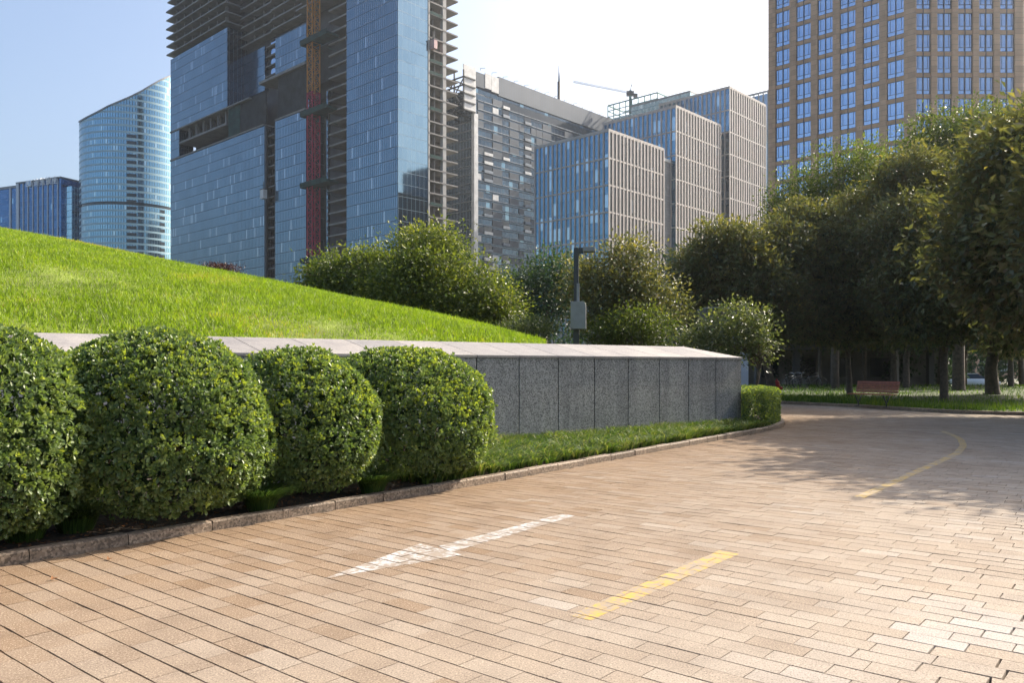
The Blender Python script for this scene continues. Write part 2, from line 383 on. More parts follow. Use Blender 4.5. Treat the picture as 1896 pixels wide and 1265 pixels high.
# the pavers, one mesh: each with worn edges, its own tint and a slight tilt
def pavers():
    L, W = .318, .158
    nrow = int((CS[-1]-2)/W); V, T = [], []
    for r in range(nrow):
        c0, c1 = r*W, (r+1)*W
        s0, s1 = np.interp(c0, CS, KS), np.interp(c1, CS, KS)
        mid = kerb_pt((s0+s1)/2, 0.)
        tmax = 13.5 if mid[1] < 22 and mid[0] < 6.5 else 10.5
        if mid[0] < -9 and mid[1] > 30: break
        o = (r % 2)*.5*L + R.uniform(-.05, .05)
        t = -o+.01
        while t < tmax:
            t0, t1 = max(t, .01), t+L*R.choice((1, 1, 1, .97, 1.03))
            t = t1
            if t1-t0 < .05: continue
            # laid tight near the kerb, worked loose on the far lane
            loose = min(1, max(0, (t0-5.4)/2.4))
            gl = .0006+.0030*R.random()**2*min(1, max(.10, (t0-4.2)/2.5))+loose*(.003+.016*R.random()**3)      # gaps between the stones of one course
            tight = 1-.18*min(1, max(0, (t0-2.2)/1.6)); gw = (.0060+.0038*R.random())*tight+loose*.008*R.random()**3
            ds = (s1-s0)
            a, b = s0+gw*ds/W*.7, s1-gw*ds/W*.7
            ta, tb = t0+gl, t1-gl
            j = .002+.004*loose
            qs = np.array([(a,ta),(a,tb),(b,tb),(b,ta)])+RG.uniform(-j, j, (4,2))*.6
            if loose > .3 and R.random() < .05: qs[R.randrange(4)] += RG.uniform(-.03, .03, 2)   # chipped corner
            xy = kerb_pt(qs[:, 0], qs[:, 1])
            c = xy.mean(0)
            z = R.gauss(0, .0008+.0012*loose); tilt = RG.normal(0, .0007+.0014*loose, 2)
            inn = xy+(c-xy)/np.maximum(np.abs(c-xy), 1e-6)*.0011
            zz = lambda p: z+((p-c)@np.array([1, 1])*0)+((p-c)*tilt/.16).sum(-1)
            V.append(np.c_[xy, zz(xy)-.034]); V.append(np.c_[inn, zz(inn)])
            # weathering: browner by the kerb, paler on the run of the road, bleached spill on the far side
            g = mnoise.noise((c[0]*.55, c[1]*.55, 3)); g2 = mnoise.noise((c[0]*1.7, c[1]*1.7, 9))
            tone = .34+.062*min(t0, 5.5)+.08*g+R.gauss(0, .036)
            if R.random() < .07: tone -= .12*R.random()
            if R.random() < .05: tone += .10
            d = math.hypot((c[0]-2.55)/.5, (c[1]-4.55)/.5); d2 = math.hypot((c[0]-3.0)/.55, (c[1]-4.55)/.9)
            if min(d, d2)+.55*g2 < .62: tone = .78+.14*R.random()
            T += [tone]*8
    V = np.concatenate(V); n = len(V)//8
    f = np.array([[4,5,6,7],[0,1,5,4],[1,2,6,5],[2,3,7,6],[3,0,4,7]])
    F = (np.arange(n)[:, None, None]*8+f[None]).reshape(-1, 4)
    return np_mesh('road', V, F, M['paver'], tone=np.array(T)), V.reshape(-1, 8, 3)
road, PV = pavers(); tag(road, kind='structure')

# painted markings: cut to the tops of the stones they lie on, so the joints show through
def clip_poly(sub, clip):
    def area(p): return sum(p[i][0]*p[(i+1) % len(p)][1]-p[(i+1) % len(p)][0]*p[i][1] for i in range(len(p)))
    if area(clip) < 0: clip = clip[::-1]
    out = list(sub)
    for i in range(len(clip)):
        a, b = clip[i], clip[(i+1) % len(clip)]
        side = lambda p: (b[0]-a[0])*(p[1]-a[1])-(b[1]-a[1])*(p[0]-a[0])
        inp, out = out, []
        for k in range(len(inp)):
            p, q = inp[k], inp[(k+1) % len(inp)]; sp, sq = side(p), side(q)
            if sp >= 0: out.append(p)
            if (sp > 0) != (sq > 0) and abs(sp-sq) > 1e-12:
                u = sp/(sp-sq); out.append((p[0]+(q[0]-p[0])*u, p[1]+(q[1]-p[1])*u))
        if len(out) < 3: return []
    return out
TOP = PV[:, 4:8]; TC = TOP.mean(1)
def marking(name, shapes, mat, label, cat, group=None, skip=0):
    mb = MB()
    for sh in shapes:
        sh = [(p[0], p[1]) for p in sh]; a = np.array(sh); lo, hi = a.min(0)-.3, a.max(0)+.3
        for i in np.where((TC[:, 0] > lo[0])&(TC[:, 0] < hi[0])&(TC[:, 1] > lo[1])&(TC[:, 1] < hi[1]))[0]:
            q = TOP[i]; poly = clip_poly([tuple(v[:2]) for v in q], sh)
            if len(poly) >= 3 and R.random() > skip:
                A = np.c_[q[:3, :2], np.ones(3)]
                try: k = np.linalg.solve(A, q[:3, 2])
                except np.linalg.LinAlgError: continue
                mb.add([(p[0], p[1], k[0]*p[0]+k[1]*p[1]+k[2]+.002) for p in poly], [tuple(range(len(poly)))])
    return tag(mb.build(name, mat), label, cat, group)
g_ = lambda l: [gr(x, y) for x, y in l]
marking('lane_arrow', [g_([(598,1073),(777,1007.5),(856,1028)])[::1], g_([(812,1012),(1040,952.5),(1064,956),(836,1023)])], M['white_paint'],
        'worn white arrow painted on the pavers, pointing down the near lane', 'road marking')
marking('lane_line', [g_([(1054,1141),(1094,1150),(1368,1027),(1332,1020)])], M['yellow_paint'],
        'short faded yellow dash in the sunlit middle of the road', 'road marking')
cl = [gr(*p).to_2d() for p in [(1590,922),(1640,900),(1690,877),(1740,855),(1772,840),(1784,826),(1779,814),(1764,806),(1745,799)]]
strips = []
for i in range(len(cl)-1):
    d = (cl[i+1]-cl[i]).normalized(); nn = Vector((-d.y, d.x))*.062
    strips.append([cl[i]-nn, cl[i+1]-nn, cl[i+1]+nn, cl[i]+nn])
marking('lane_line', strips, M['yellow_paint'], 'long curved yellow line running into the tree shade', 'road marking')

# kerb stones
def kerb_line(name, s0, s1, pt, h=.092, w=.115, lens=(.45, .95), jit=.004):
    V, T = [], []; s = s0
    while s < s1:
        l = R.uniform(*lens); e = min(s+l, s1); dz = R.gauss(0, jit); tt = R.uniform(.1, .9); k = max(2, int((e-s)/.25)+1)
        ss = np.linspace(s+.004, e-.004, k); jt = R.gauss(0, jit*.7)
        b = .014
        prof = [(jt, -.02), (jt, h+dz-b), (jt-b, h+dz), (jt-w, h+dz), (jt-w, -.02)]
        for i in range(k-1):
            for (ta, za), (tb, zb) in zip(prof[:-1], prof[1:]):
                q = [np.r_[pt(ss[i], ta), za], np.r_[pt(ss[i+1], ta), za], np.r_[pt(ss[i+1], tb), zb], np.r_[pt(ss[i], tb), zb]]
                V += q; T += [tt]*4
        for i in (0, -1):   # stone ends
            V += [np.r_[pt(ss[i], prof[0][0]), -.02], np.r_[pt(ss[i], prof[1][0]), h+dz], np.r_[pt(ss[i], -w), h+dz], np.r_[pt(ss[i], -w), -.02]]; T += [tt*.4]*4
        s = e
    V = np.array(V); F = np.arange(len(V)).reshape(-1, 4)
    return tag(np_mesh(name, V, F, M['kerb'], tone=np.array(T)), kind='structure')
kerb_line('kerb', 0, KS[-1]-1, lambda s, t: kerb_pt(s, t))
FP = [(-45,44),(-8,42.5),(0,40.5),(5,37.8),(8,35.2),(10.7,32.1),(12.5,29.4),(13.3,27.2),(14.0,25.7),(15.4,24.8),(18,24.4),(24,24.6),(45,26)]
FS, FQ, FD = smooth_line(FP, .1, .6)
def far_pt(s, t):
    x = np.interp(s, FS, FQ[:, 0]); y = np.interp(s, FS, FQ[:, 1]); dx = np.interp(s, FS, FD[:, 0]); dy = np.interp(s, FS, FD[:, 1]); n = np.hypot(dx, dy)
    return np.array([x+dy/n*t, y-dx/n*t])
kerb_line('kerb', 0, FS[-1]-.5, far_pt, h=.11, w=.16, lens=(.8, 1.0))
PW = mat_plain('far_paving', (.33,.26,.18), .7, var=.15, scale=3)

# planting bed on the left of the kerb (reaches behind the wall)
sel = np.arange(0, len(KS), 6); q = np.array([kerb_pt(KS[i], -.13) for i in sel])
far_edge = [(-60, 37.0), (-60, -6.0)]
bm = bmesh.new(); vs = [bm.verts.new((p[0], p[1], .055)) for p in q]+[bm.verts.new((x, y, .055)) for x, y in far_edge]
fc = bm.faces.new(vs); bmesh.ops.triangulate(bm, faces=[fc]); me = bpy.data.meshes.new('planting_bed'); bm.to_mesh(me); bm.free()
tag(link('planting_bed', me, M['soil']), kind='structure')

# the far lawn under the trees, falling away to the street behind it
def lawn_z(y): 
    u = min(1, max(0, (y-56)/16)); return .09-.82*u*u*(3-2*u)
sel = np.arange(0, len(FS), 6); V = []; rows = 12
for i in sel:
    p = far_pt(FS[i], -.15)
    for j in range(rows):
        y = p[1]+(90-p[1])*(j/(rows-1))**1.3
        V.append((p[0]*(1+.5*j/rows), y, lawn_z(y)+(.03*mnoise.noise((p[0]*.3, y*.3, 0)) if j else 0)))
F = [(i*rows+j, (i+1)*rows+j, (i+1)*rows+j+1, i*rows+j+1) for i in range(len(sel)-1) for j in range(rows-1)]
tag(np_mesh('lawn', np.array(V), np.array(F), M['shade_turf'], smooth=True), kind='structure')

# ================================================================== GRANITE WALL
WO = Vector((5.72, 20.2, 0)); WU = Vector((-.78, -.6255, 0)).normalized(); WN = Vector((-.6255, .78, 0)).normalized()   # WU runs left along the wall, WN to its back
wang = math.atan2(WU.y, WU.x)
wall = thing('granite_wall', 'long low wall of speckled grey granite panels with a sloping pale coping', 'wall', WO, wang)
# local frame: x along the wall (to the left), y to the FRONT is +?  -> local y = rot90(x)
LY = Vector((-math.sin(wang), math.cos(wang), 0)); sg = 1 if LY.dot(WN) > 0 else -1     # sg*y points to the back
def wb(mb, x0, x1, b0, b1, z0, z1, m=0):
    y0, y1 = sorted((sg*b0, sg*b1)); mb.box(x0, x1, y0, y1, z0, z1, m)
NP = 22; PWD = 1.022
core = MB(); wb(core, .12, NP*PWD, .16, 1.28, -.05, 1.66); core.build('plinth', mat_plain('plinth_concrete', (.10,.098,.095), .9, var=.3, scale=2), wall)
for i in range(NP):
    p = MB(); wb(p, i*PWD+.013, (i+1)*PWD-.013, 0, .05, .13+R.uniform(-.004, .004), 1.685)
    p.build('panel', M['granite'], wall, bevel=.004)
e = MB(); wb(e, 0.0, .05, .056, 1.28, .13, 1.685); e.build('end_panel', M['granite'], wall)
for i in range(NP):
    x0, x1 = i*PWD+.008, (i+1)*PWD-.008
    f0, f1, b1 = -.025, .03, 1.32
    if i == 0:
        x0 = -.02; vs = [(x0, sg*f0, 1.69), (x1, sg*f0, 1.69), (x1, sg*b1, 1.69), (x0, sg*b1, 1.69), (x0, sg*f0, 1.735), (x1, sg*f0, 1.735), (x1, sg*b1, 2.02), (x0+.62, sg*b1, 2.02), (x0, sg*b1, 1.735)]
        fs = [(0,1,5,4), (1,2,6,5), (4,5,6,7), (4,7,8), (0,4,8,3), (3,8,7,6,2), (0,3,2,1)]
        cp = MB().add(vs, fs)
    else:
        cp = MB().add([(x0, sg*f0, 1.69), (x1, sg*f0, 1.69), (x1, sg*b1, 1.69), (x0, sg*b1, 1.69), (x0, sg*f0, 1.735), (x1, sg*f0, 1.735), (x1, sg*b1, 2.02), (x0, sg*b1, 2.02)],
                      [(0,3,2,1),(4,5,6,7),(0,1,5,4),(1,2,6,5),(2,3,7,6),(3,0,4,7)])
    o = cp.build('coping', M['coping'], wall)
    bm = bmesh.new(); bm.from_mesh(o.data); bmesh.ops.recalc_face_normals(bm, faces=bm.faces); bm.to_mesh(o.data); bm.free()

# ================================================================== GRASS MOUND behind the wall
RX = np.array([-1400,-900,-500,-200,0,150,316,500,640,800,900,1000,1012], float)
RY = np.array([ 420, 405, 402, 408,425,452,487,522,552,583,605,632,636], float)
WB0 = WO+WN*1.30
def wall_back_Y(px):     # depth of the wall's back edge along a ray
    r = (px-CX)/FOC
    # WB0 + a*WU : X = r*Y
    a = (r*WB0.y-WB0.x)/(WU.x-r*WU.y); return WB0.y+a*WU.y
def hill_col(px):
    r = (px-CX)/FOC; Y0 = wall_back_Y(px); ys = np.interp(px, RX, RY)
    Ln = 1.2+14.5*min(1, max(0, (1012-px)/1012))**.9
    m = (HY-ys)/FOC; Y1 = Y0+Ln; z1 = EYE+m*Y1; z0 = 1.93
    k = (z1-m*Ln-z0)/Ln**2
    return r, Y0, Y1, z0, z1, m, k, Ln
def hill_z(px, Y):
    r, Y0, Y1, z0, z1, m, k, Ln = hill_col(px)
    if Y <= Y1: return z1-m*(Y1-Y)-k*(Y1-Y)**2
    d = Y-Y1; return max(-.2, z1+m*d-d*d*(.02+.35/Ln))
HPX = np.r_[np.linspace(-1400, -300, 12), np.linspace(-250, 1012, 70)]; NS = 34; V = []
for px in HPX:
    c = hill_col(px)
    for j in range(NS):
        u = j/(NS-1); Y = c[1]-.05+(u*1.9)*c[7] if u < .5 else c[1]+.95*c[7]+(u-.5)*2*22
        z = hill_z(px, Y)+.06*mnoise.noise((c[0]*Y*.4, Y*.4, 0))+.03*mnoise.noise((c[0]*Y*1.3, Y*1.3, 4))
        V.append((c[0]*Y, Y, z))
F = [(i*NS+j, (i+1)*NS+j, (i+1)*NS+j+1, i*NS+j+1) for i in range(len(HPX)-1) for j in range(NS-1)]
tag(np_mesh('hill', np.array(V), np.array(F), M['turf'], smooth=True), kind='structure')
# blades of grass over the mound
def mound_grass():
    n = 230000
    px = RG.uniform(-420, 1010, n*2); u = RG.random(n*2)**.8*1.06
    P = []; keep = 0
    cols = {}
    out = np.zeros((n*2, 3)); ok = np.zeros(n*2, bool); ton = np.zeros(n*2)
    for i in range(n*2):
        c = hill_col(px[i]); Y = c[1]+.06+u[i]*c[7]
        if RG.random() > (Y*c[7]/(26*15.7))*1.4+.10: continue
        x = c[0]*Y; out[i] = (x, Y, hill_z(px[i], Y)); ok[i] = True
        dry = mnoise.noise((x*.35, Y*.5, 5)); edge = max(0, 1-abs(u[i]-.97)/.16)*min(1, max(0, (430-px[i])/250))
        ton[i] = .48+.20*mnoise.noise((x*.8, Y*.8, 1))+.22*mnoise.noise((x*2.6, Y*2.0, 7))+.75*max(0, edge*(.6+dry))+ (0.25 if dry > .42 else 0)
        keep += 1
        if keep >= n: break
    P = out[ok]; T = ton[ok]+RG.normal(0, .16, len(P)); m = len(P)
    A = np.c_[RG.normal(0, .42, m), RG.normal(0, .42, m), np.ones(m)]
    th = RG.uniform(0, 2*np.pi, m); N = np.c_[np.cos(th), np.sin(th), np.zeros(m)]
    A = unit(A); N = unit(N-A*np.sum(A*N, axis=1, keepdims=True)); B = np.cross(A, N)
    L = RG.uniform(.05, .12, m)*(1+.5*(RG.random(m) < .04)); W = RG.uniform(.006, .012, m)*(.7+P[:, 1]/30)
    V = np.stack([P-B*W[:, None]-A*.02, P+B*W[:, None]-A*.02, P+A*L[:, None]+N*(L*.25)[:, None]], 1).reshape(-1, 3)
    F = np.arange(m*3).reshape(-1, 3)
    return np_mesh('grass', V, F, M['grass_blade'], tone=np.repeat(np.clip(T, 0, 1), 3))
tag(mound_grass(), 'bright green mown grass covering the mound behind the wall', 'grass', kind='stuff')

# ---------- arching blades
def blades(name, P, D, L, W, mat, tone, droop=.8, parent=None):
    m = len(P); D = unit(D); S = np.c_[-D[:, 1], D[:, 0], np.zeros(m)]
    rows = []
    for u, w in ((0, 1.), (.4, .95), (.75, .7), (1., .08)):
        h = L*(u-.5*droop*u**2.2); o = L*(.75*droop*u**1.7)
        c = P+D*o[:, None]; c[:, 2] += h
        rows += [c-S*(W*w)[:, None], c+S*(W*w)[:, None]]
    V = np.stack(rows, 1).reshape(-1, 3)
    f = np.array([[0,1,3,2],[2,3,5,4],[4,5,7,6]])
    F = (np.arange(m)[:, None, None]*8+f[None]).reshape(-1, 4)
    return np_mesh(name, V, F, mat, parent, np.repeat(np.clip(tone, 0, 1), 8))
# dense dwarf lilyturf between wall and kerb
def strip_grass():
    CC = []
    while len(CC) < 1500:
        s = R.uniform(17.0, 29.6); t = -R.uniform(.20, 3.4); x, y = kerb_pt(s, t)
        f = (Vector((x, y, 0))-WO).dot(WN); a = (Vector((x, y, 0))-WO).dot(WU)
        if f > .05 or a < -1.3: continue
        if any(abs(x-c[0]) < .085 and abs(y-c[1]) < .085 for c in CC): 
            if R.random() < .97: continue
        CC.append((x, y, R.uniform(.7, 1.25), R.gauss(0, .12), mnoise.noise((x*1.1, y*1.1, 2))))
    CC = np.array(CC); nb = 26; ci = np.repeat(np.arange(len(CC)), nb); m = len(ci)
    th = RG.uniform(0, 2*np.pi, m); rr_ = RG.uniform(0, .05, m)
    P = np.c_[CC[ci, 0]+np.cos(th)*rr_, CC[ci, 1]+np.sin(th)*rr_, np.full(m, .055)]
    D = np.c_[np.cos(th)+.55+RG.normal(0, .3, m), np.sin(th)-.55+RG.normal(0, .3, m), np.zeros(m)]
    L = RG.uniform(.20, .36, m)*CC[ci, 2]*(1+.25*CC[ci, 4])
    tone = .56+CC[ci, 3]+.2*CC[ci, 4]+RG.normal(0, .22, m)+np.where(RG.random(m) < .20, .4, 0)
    return blades('grass', P, D, L, RG.uniform(.0055, .0085, m), M['mondo'], tone, .95)
tag(strip_grass(), 'arching dwarf lilyturf filling the bed between granite wall and kerb', 'grass', kind='stuff')
def tuft(px, py, r, n, label):
    c = gr(px, py, .05)
    o = None
    a = RG.uniform(0, 2*np.pi, n); q = np.sqrt(RG.random(n))*r*.45
    P = np.c_[np.cos(a)*q, np.sin(a)*q, np.zeros(n)]
    D = np.c_[np.cos(a)+RG.normal(0, .35, n)+.25, np.sin(a)+RG.normal(0, .35, n)-.25, np.zeros(n)]
    o = blades('grass_tuft', P, D, RG.uniform(.36, .62, n)*r/.3, RG.uniform(.0026, .0042, n), M['mondo'], .34+RG.normal(0, .2, n), .98)
    o.location = c; return tag(o, label, 'grass tuft', 'dark grass tufts along the kerb')
tuft(45, 1002, .30, 800, 'dark arching grass tuft under the shrub cut by the left edge')
tuft(140, 985, .30, 800, 'dark arching grass tuft in front of the largest shrub')
tuft(484, 948, .27, 700, 'dark arching grass tuft between the second and third shrub from the left')
tuft(690, 915, .26, 650, 'dark grass tuft at the kerb between the two smaller right-hand shrubs')
ws = MB()
wp = gr(985, 812, .05)
n = 26; P = np.c_[RG.normal(0, .05, n), RG.normal(0, .05, n), np.zeros(n)]; D = np.c_[RG.normal(0, 1, n), RG.normal(0, 1, n), np.zeros(n)]
o = blades('weed', P, D, RG.uniform(.3, .55, n), RG.uniform(.004, .006, n), M['grass_blade'], RG.uniform(.5, .8, n), .35); o.location = wp
tag(o, 'tall light green weed growing up against the granite wall panel', 'weed')
# litter in the bed and a few leaves on the road
def litter():
    P = []
    while len(P) < 2600:
        s = R.uniform(8, 21); t = -.15-abs(R.gauss(0, .6)); x, y = kerb_pt(s, t); P.append((x, y, .062+R.random()*.03))
    P = np.array(P); m = len(P)
    A = np.c_[RG.normal(0, 1, m), RG.normal(0, 1, m), RG.normal(0, .25, m)]; N = np.c_[RG.normal(0, .3, m), RG.normal(0, .3, m), np.ones(m)]
    V, F, T = leaves(P, A, N, RG.uniform(.03, .06, m), RG.uniform(.012, .025, m), np.clip(RG.normal(.45, .25, m), 0, 1))
    return np_mesh('fallen_leaves', V, F, M['dry_leaf'], tone=T)
tag(litter(), 'brown dead leaves scattered over the mulch under the shrubs', 'leaf litter', kind='stuff')
for i, (px, py, lab) in enumerate([(92,1077,'red brown curled leaf lying alone on the pavers at far left'),(196,1040,'small rust coloured leaf on the kerb edge near the left')]):
    V, F, T = leaves(np.array([[0,0,.006],[.01,.0,.01]]), np.array([[.6,.7,.25],[-.2,.9,.5]]), np.array([[0,.2,1.],[.6,.1,.6]]), np.array([.06,.045]), np.array([.035,.025]), np.array([.95,.8]))
    o = np_mesh('fallen_leaf', V, F, M['dry_leaf'], tone=T); o.location = gr(px, py, .0); tag(o, lab, 'leaf')

# ================================================================== CLIPPED SHRUBS
def shrub(label, px, Y, wpx, top, seed, young):
    rg = np.random.default_rng(seed); rr = random.Random(seed)
    Y -= .22; x = (px-CX)/FOC*Y; r = wpx*Y/FOC/2*.985; zt = EYE+(HY-top)/FOC*Y-.03
    root = thing('round_shrub', label, 'shrub', (x, Y, .055), 0, 'clipped round shrubs along the kerb')
    zb = .05; h = zt-.055
    def surf(n, k):
        d = unit(rg.normal(0, 1, (n, 3)))
        d = d[d[:, 2] > -.82]
        lump = np.array([1+.05*mnoise.noise(Vector(v)*2.3+Vector((seed, 0, 0)))+.035*mnoise.noise(Vector(v)*6+Vector((0, seed, 0))) for v in d])
        zc = zb+(h-zb)*.44; rz = np.where(d[:, 2] < 0, (h-zb)*.44, (h-zb)*.56)
        sgn = np.where(d[:, 2] < 0, 1.06, 1.0)
        # fuller than a sphere: a rounded drum
        e = np.where(d[:, 2:] < 0, 2.7, 2.1); q = (np.abs(d)**e).sum(1)**(-1/e[:, 0])
        p = d*(q*lump*k)[:, None]
        P = np.c_[p[:, 0]*r*.97, p[:, 1]*r*.97, zc+p[:, 2]*rz*.985]
        N = unit(np.c_[d[:, 0]/r, d[:, 1]/r, d[:, 2]/rz])
        return P, N
    def whorls(nw, k, nl, tone0, lmin, lmax):
        P, N = surf(nw, k); m = len(P)
        N = unit(N+rg.normal(0, .28, (m, 3))+np.array([0, 0, .18]))
        x1 = unit(np.cross(N, np.array([.3, .2, .93]))); y1 = np.cross(N, x1)
        cl = np.array([mnoise.noise(Vector(v)*3.1+Vector((0, 0, seed))) for v in P])
        tw = tone0+.10*cl+rg.normal(0, .06, m)
        up = N[:, 2]; young_lit = (rg.random(m) < young*1.25*np.clip(-.05+.95*up+.35*N[:, 0]+cl*.9, 0, 1))  # young tips; weighting to top and sun side also paints sunlit highlights
        tw = np.where(young_lit, rg.uniform(.72, .98, m), tw)
        Ps, As, Ns, Ts, Ls = [], [], [], [], []
        for j in range(nl):
            a = 2*np.pi*j/nl+rg.uniform(0, 6.28, m)*(.15)+cl*9
            tilt = rg.uniform(.55, 1.25, m) if j > 1 else rg.uniform(.1, .5, m)
            tilt = np.where(young_lit, tilt*.6, tilt)
            rad_ = x1*np.cos(a)[:, None]+y1*np.sin(a)[:, None]
            A = N*np.cos(tilt)[:, None]+rad_*np.sin(tilt)[:, None]
            Nn = N*np.sin(tilt)[:, None]-rad_*np.cos(tilt)[:, None]
            Ps.append(P+A*.004); As.append(A+rg.normal(0, .12, (m, 3))); Ns.append(Nn+rg.normal(0, .18, (m, 3))); Ts.append(tw+rg.normal(0, .05, m)); Ls.append(rg.uniform(lmin, lmax, m)*np.where(young_lit, .85, 1))
        return [np.concatenate(v) for v in (Ps, As, Ns, Ts, Ls)]
    area = 12.6*(r*r+2*r*h/2)/3
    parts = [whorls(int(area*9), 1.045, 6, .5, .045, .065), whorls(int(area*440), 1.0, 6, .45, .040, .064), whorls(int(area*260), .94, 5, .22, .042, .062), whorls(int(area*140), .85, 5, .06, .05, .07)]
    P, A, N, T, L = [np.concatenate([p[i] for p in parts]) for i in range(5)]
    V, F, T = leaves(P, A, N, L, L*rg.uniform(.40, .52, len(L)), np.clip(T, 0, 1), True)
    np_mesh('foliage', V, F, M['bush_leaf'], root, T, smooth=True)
    for k in range(9):
        a = 2*math.pi*k/9+rr.uniform(-.3, .3); mb = MB(); q = Vector((rr.uniform(-.08, .08), rr.uniform(-.08, .08), -.02)); pts = [q]; rad0 = rr.uniform(.010, .020)
        for j in range(6):
            f = (j+1)/6
            pts.append(Vector((math.cos(a+f*.5)*r*.82*f**1.1+rr.uniform(-.04, .04), math.sin(a+f*.5)*r*.82*f**1.1+rr.uniform(-.04, .04), .03+.62*h*f*rr.uniform(.5, 1))))
        mb.tube(pts, [rad0*(1-.12*j) for j in range(7)], 6); 
        for j in (2, 3, 4): 
            e = pts[j]+Vector((rr.uniform(-.3, .3), rr.uniform(-.3, .3), rr.uniform(.05, .35))); mb.tube([pts[j], (pts[j]+e)/2+Vector((0, 0, .03)), e], [rad0*.5, rad0*.4, rad0*.2], 5)
        mb.build('branch', M['twig'], root, True)
    return root
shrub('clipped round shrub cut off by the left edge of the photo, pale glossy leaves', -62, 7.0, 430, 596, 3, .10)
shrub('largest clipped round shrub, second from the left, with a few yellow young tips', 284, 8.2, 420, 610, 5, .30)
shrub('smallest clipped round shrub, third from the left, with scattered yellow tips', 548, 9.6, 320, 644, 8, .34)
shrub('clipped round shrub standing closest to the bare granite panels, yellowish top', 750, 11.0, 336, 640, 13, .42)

# box hedge round the end of the wall
def box_hedge():
    root = thing('box_hedge', 'low square clipped hedge wrapping the end of the granite wall', 'hedge', (6.2, 20.6, .05))
    poly = [(5.66,19.62),(6.1,19.55),(6.5,20.2),(6.95,21.1),(7.1,22.0),(7.2,23.4),(6.3,24.0),(5.9,23.2),(6.15,21.6),(5.82,20.3)]
    # a solid leafy volume: points kept inside the outline
    def inside(x, y):
        c = False
        for i in range(len(poly)):
            (x1, y1), (x2, y2) = poly[i], poly[i-1]
            if (y1 > y) != (y2 > y) and x < (x2-x1)*(y-y1)/(y2-y1)+x1: c = not c
        return c
    P, N = [], []
    H = .90
    while len(P) < 8000:
        if R.random() < .42:
            x, y = R.uniform(4.9, 7.2), R.uniform(18.6, 24.1)
            if inside(x, y): P.append((x, y, H+R.gauss(0, .018))); N.append((0, 0, 1))
        else:
            i = R.randrange(len(poly)); a, b = Vector(poly[i-1]), Vector(poly[i])
            if R.random() > (b-a).length/1.5: continue
            p = a.lerp(b, R.random()); d = (b-a).normalized(); nn = Vector((d.y, -d.x)); k = R.gauss(0, .02)-(.10 if R.random() < .3 else 0)
            P.append((p.x+nn.x*k, p.y+nn.y*k, R.uniform(.06, H))); N.append((nn.x, nn.y, .15))
    P = np.array(P)-np.array([6.2, 20.6, .05]); N = np.array(N); m = len(P); rg = RG
    Ps, As, Ns, Ts = [], [], [], []
    tw = .48+rg.normal(0, .12, m)+np.where(rg.random(m) < .30, .35, 0)
    for j in range(4):
        A = unit(N*.8+rg.normal(0, .6, (m, 3))); Ps.append(P); As.append(A); Ns.append(rg.normal(0, 1, (m, 3))+np.array([0, 0, 1.])); Ts.append(tw)
    n = m*4; L = rg.uniform(.04, .065, n)
    V, F, T = leaves(np.concatenate(Ps), np.concatenate(As), np.concatenate(Ns), L, L*.55, np.clip(np.concatenate(Ts)+rg.normal(0, .05, n), 0, 1), True)
    np_mesh('foliage', V, F, M['bush_leaf'], root, T)
    mb = MB(); pl = [(x-6.2, y-20.6) for x, y in poly]; c = np.mean(pl, axis=0)
    for k in range(14):
        i = R.randrange(len(pl)); p = (pl[i][0]*.8+c[0]*.2, pl[i][1]*.8+c[1]*.2); mb.tube([(p[0], p[1], -.03), (p[0]+R.uniform(-.1, .1), p[1]+R.uniform(-.1, .1), .4), (p[0]+R.uniform(-.2, .2), p[1]+R.uniform(-.2, .2), .8)], [.015, .011, .006], 5)
    mb.build('stem', M['twig'], root)
box_hedge()

# ground cover on the far lawn
def far_cover():
    P, T = [], []
    while len(P) < 60000:
        s = R.uniform(28, FS[-1]-6); d = .18+abs(R.gauss(0, 3.2)) if R.random() < .6 else R.uniform(0, 34)
        x, y = far_pt(s, -.16); y2 = y+d*1.0; x2 = x+d*.25
        if y2 > 72 or x2 > 40: continue
        k = mnoise.noise((x2*.6, y2*.6, 4))
        P.append((x2, y2, lawn_z(y2))); T.append(.42+.35*k)
    P = np.array(P); m = len(P); T = np.array(T)+RG.normal(0, .17, m)
    D = RG.normal(0, 1, (m, 3)); L = RG.uniform(.12, .26, m)*np.where(P[:, 1] < 40, 1, .8)
    return blades('ground_cover', P, D, L, RG.uniform(.008, .013, m)*(P[:, 1]/30), M['cover'], T, .6)
tag(far_cover(), 'low leafy ground cover on the shaded lawn beyond the far kerb', 'ground cover', kind='stuff')

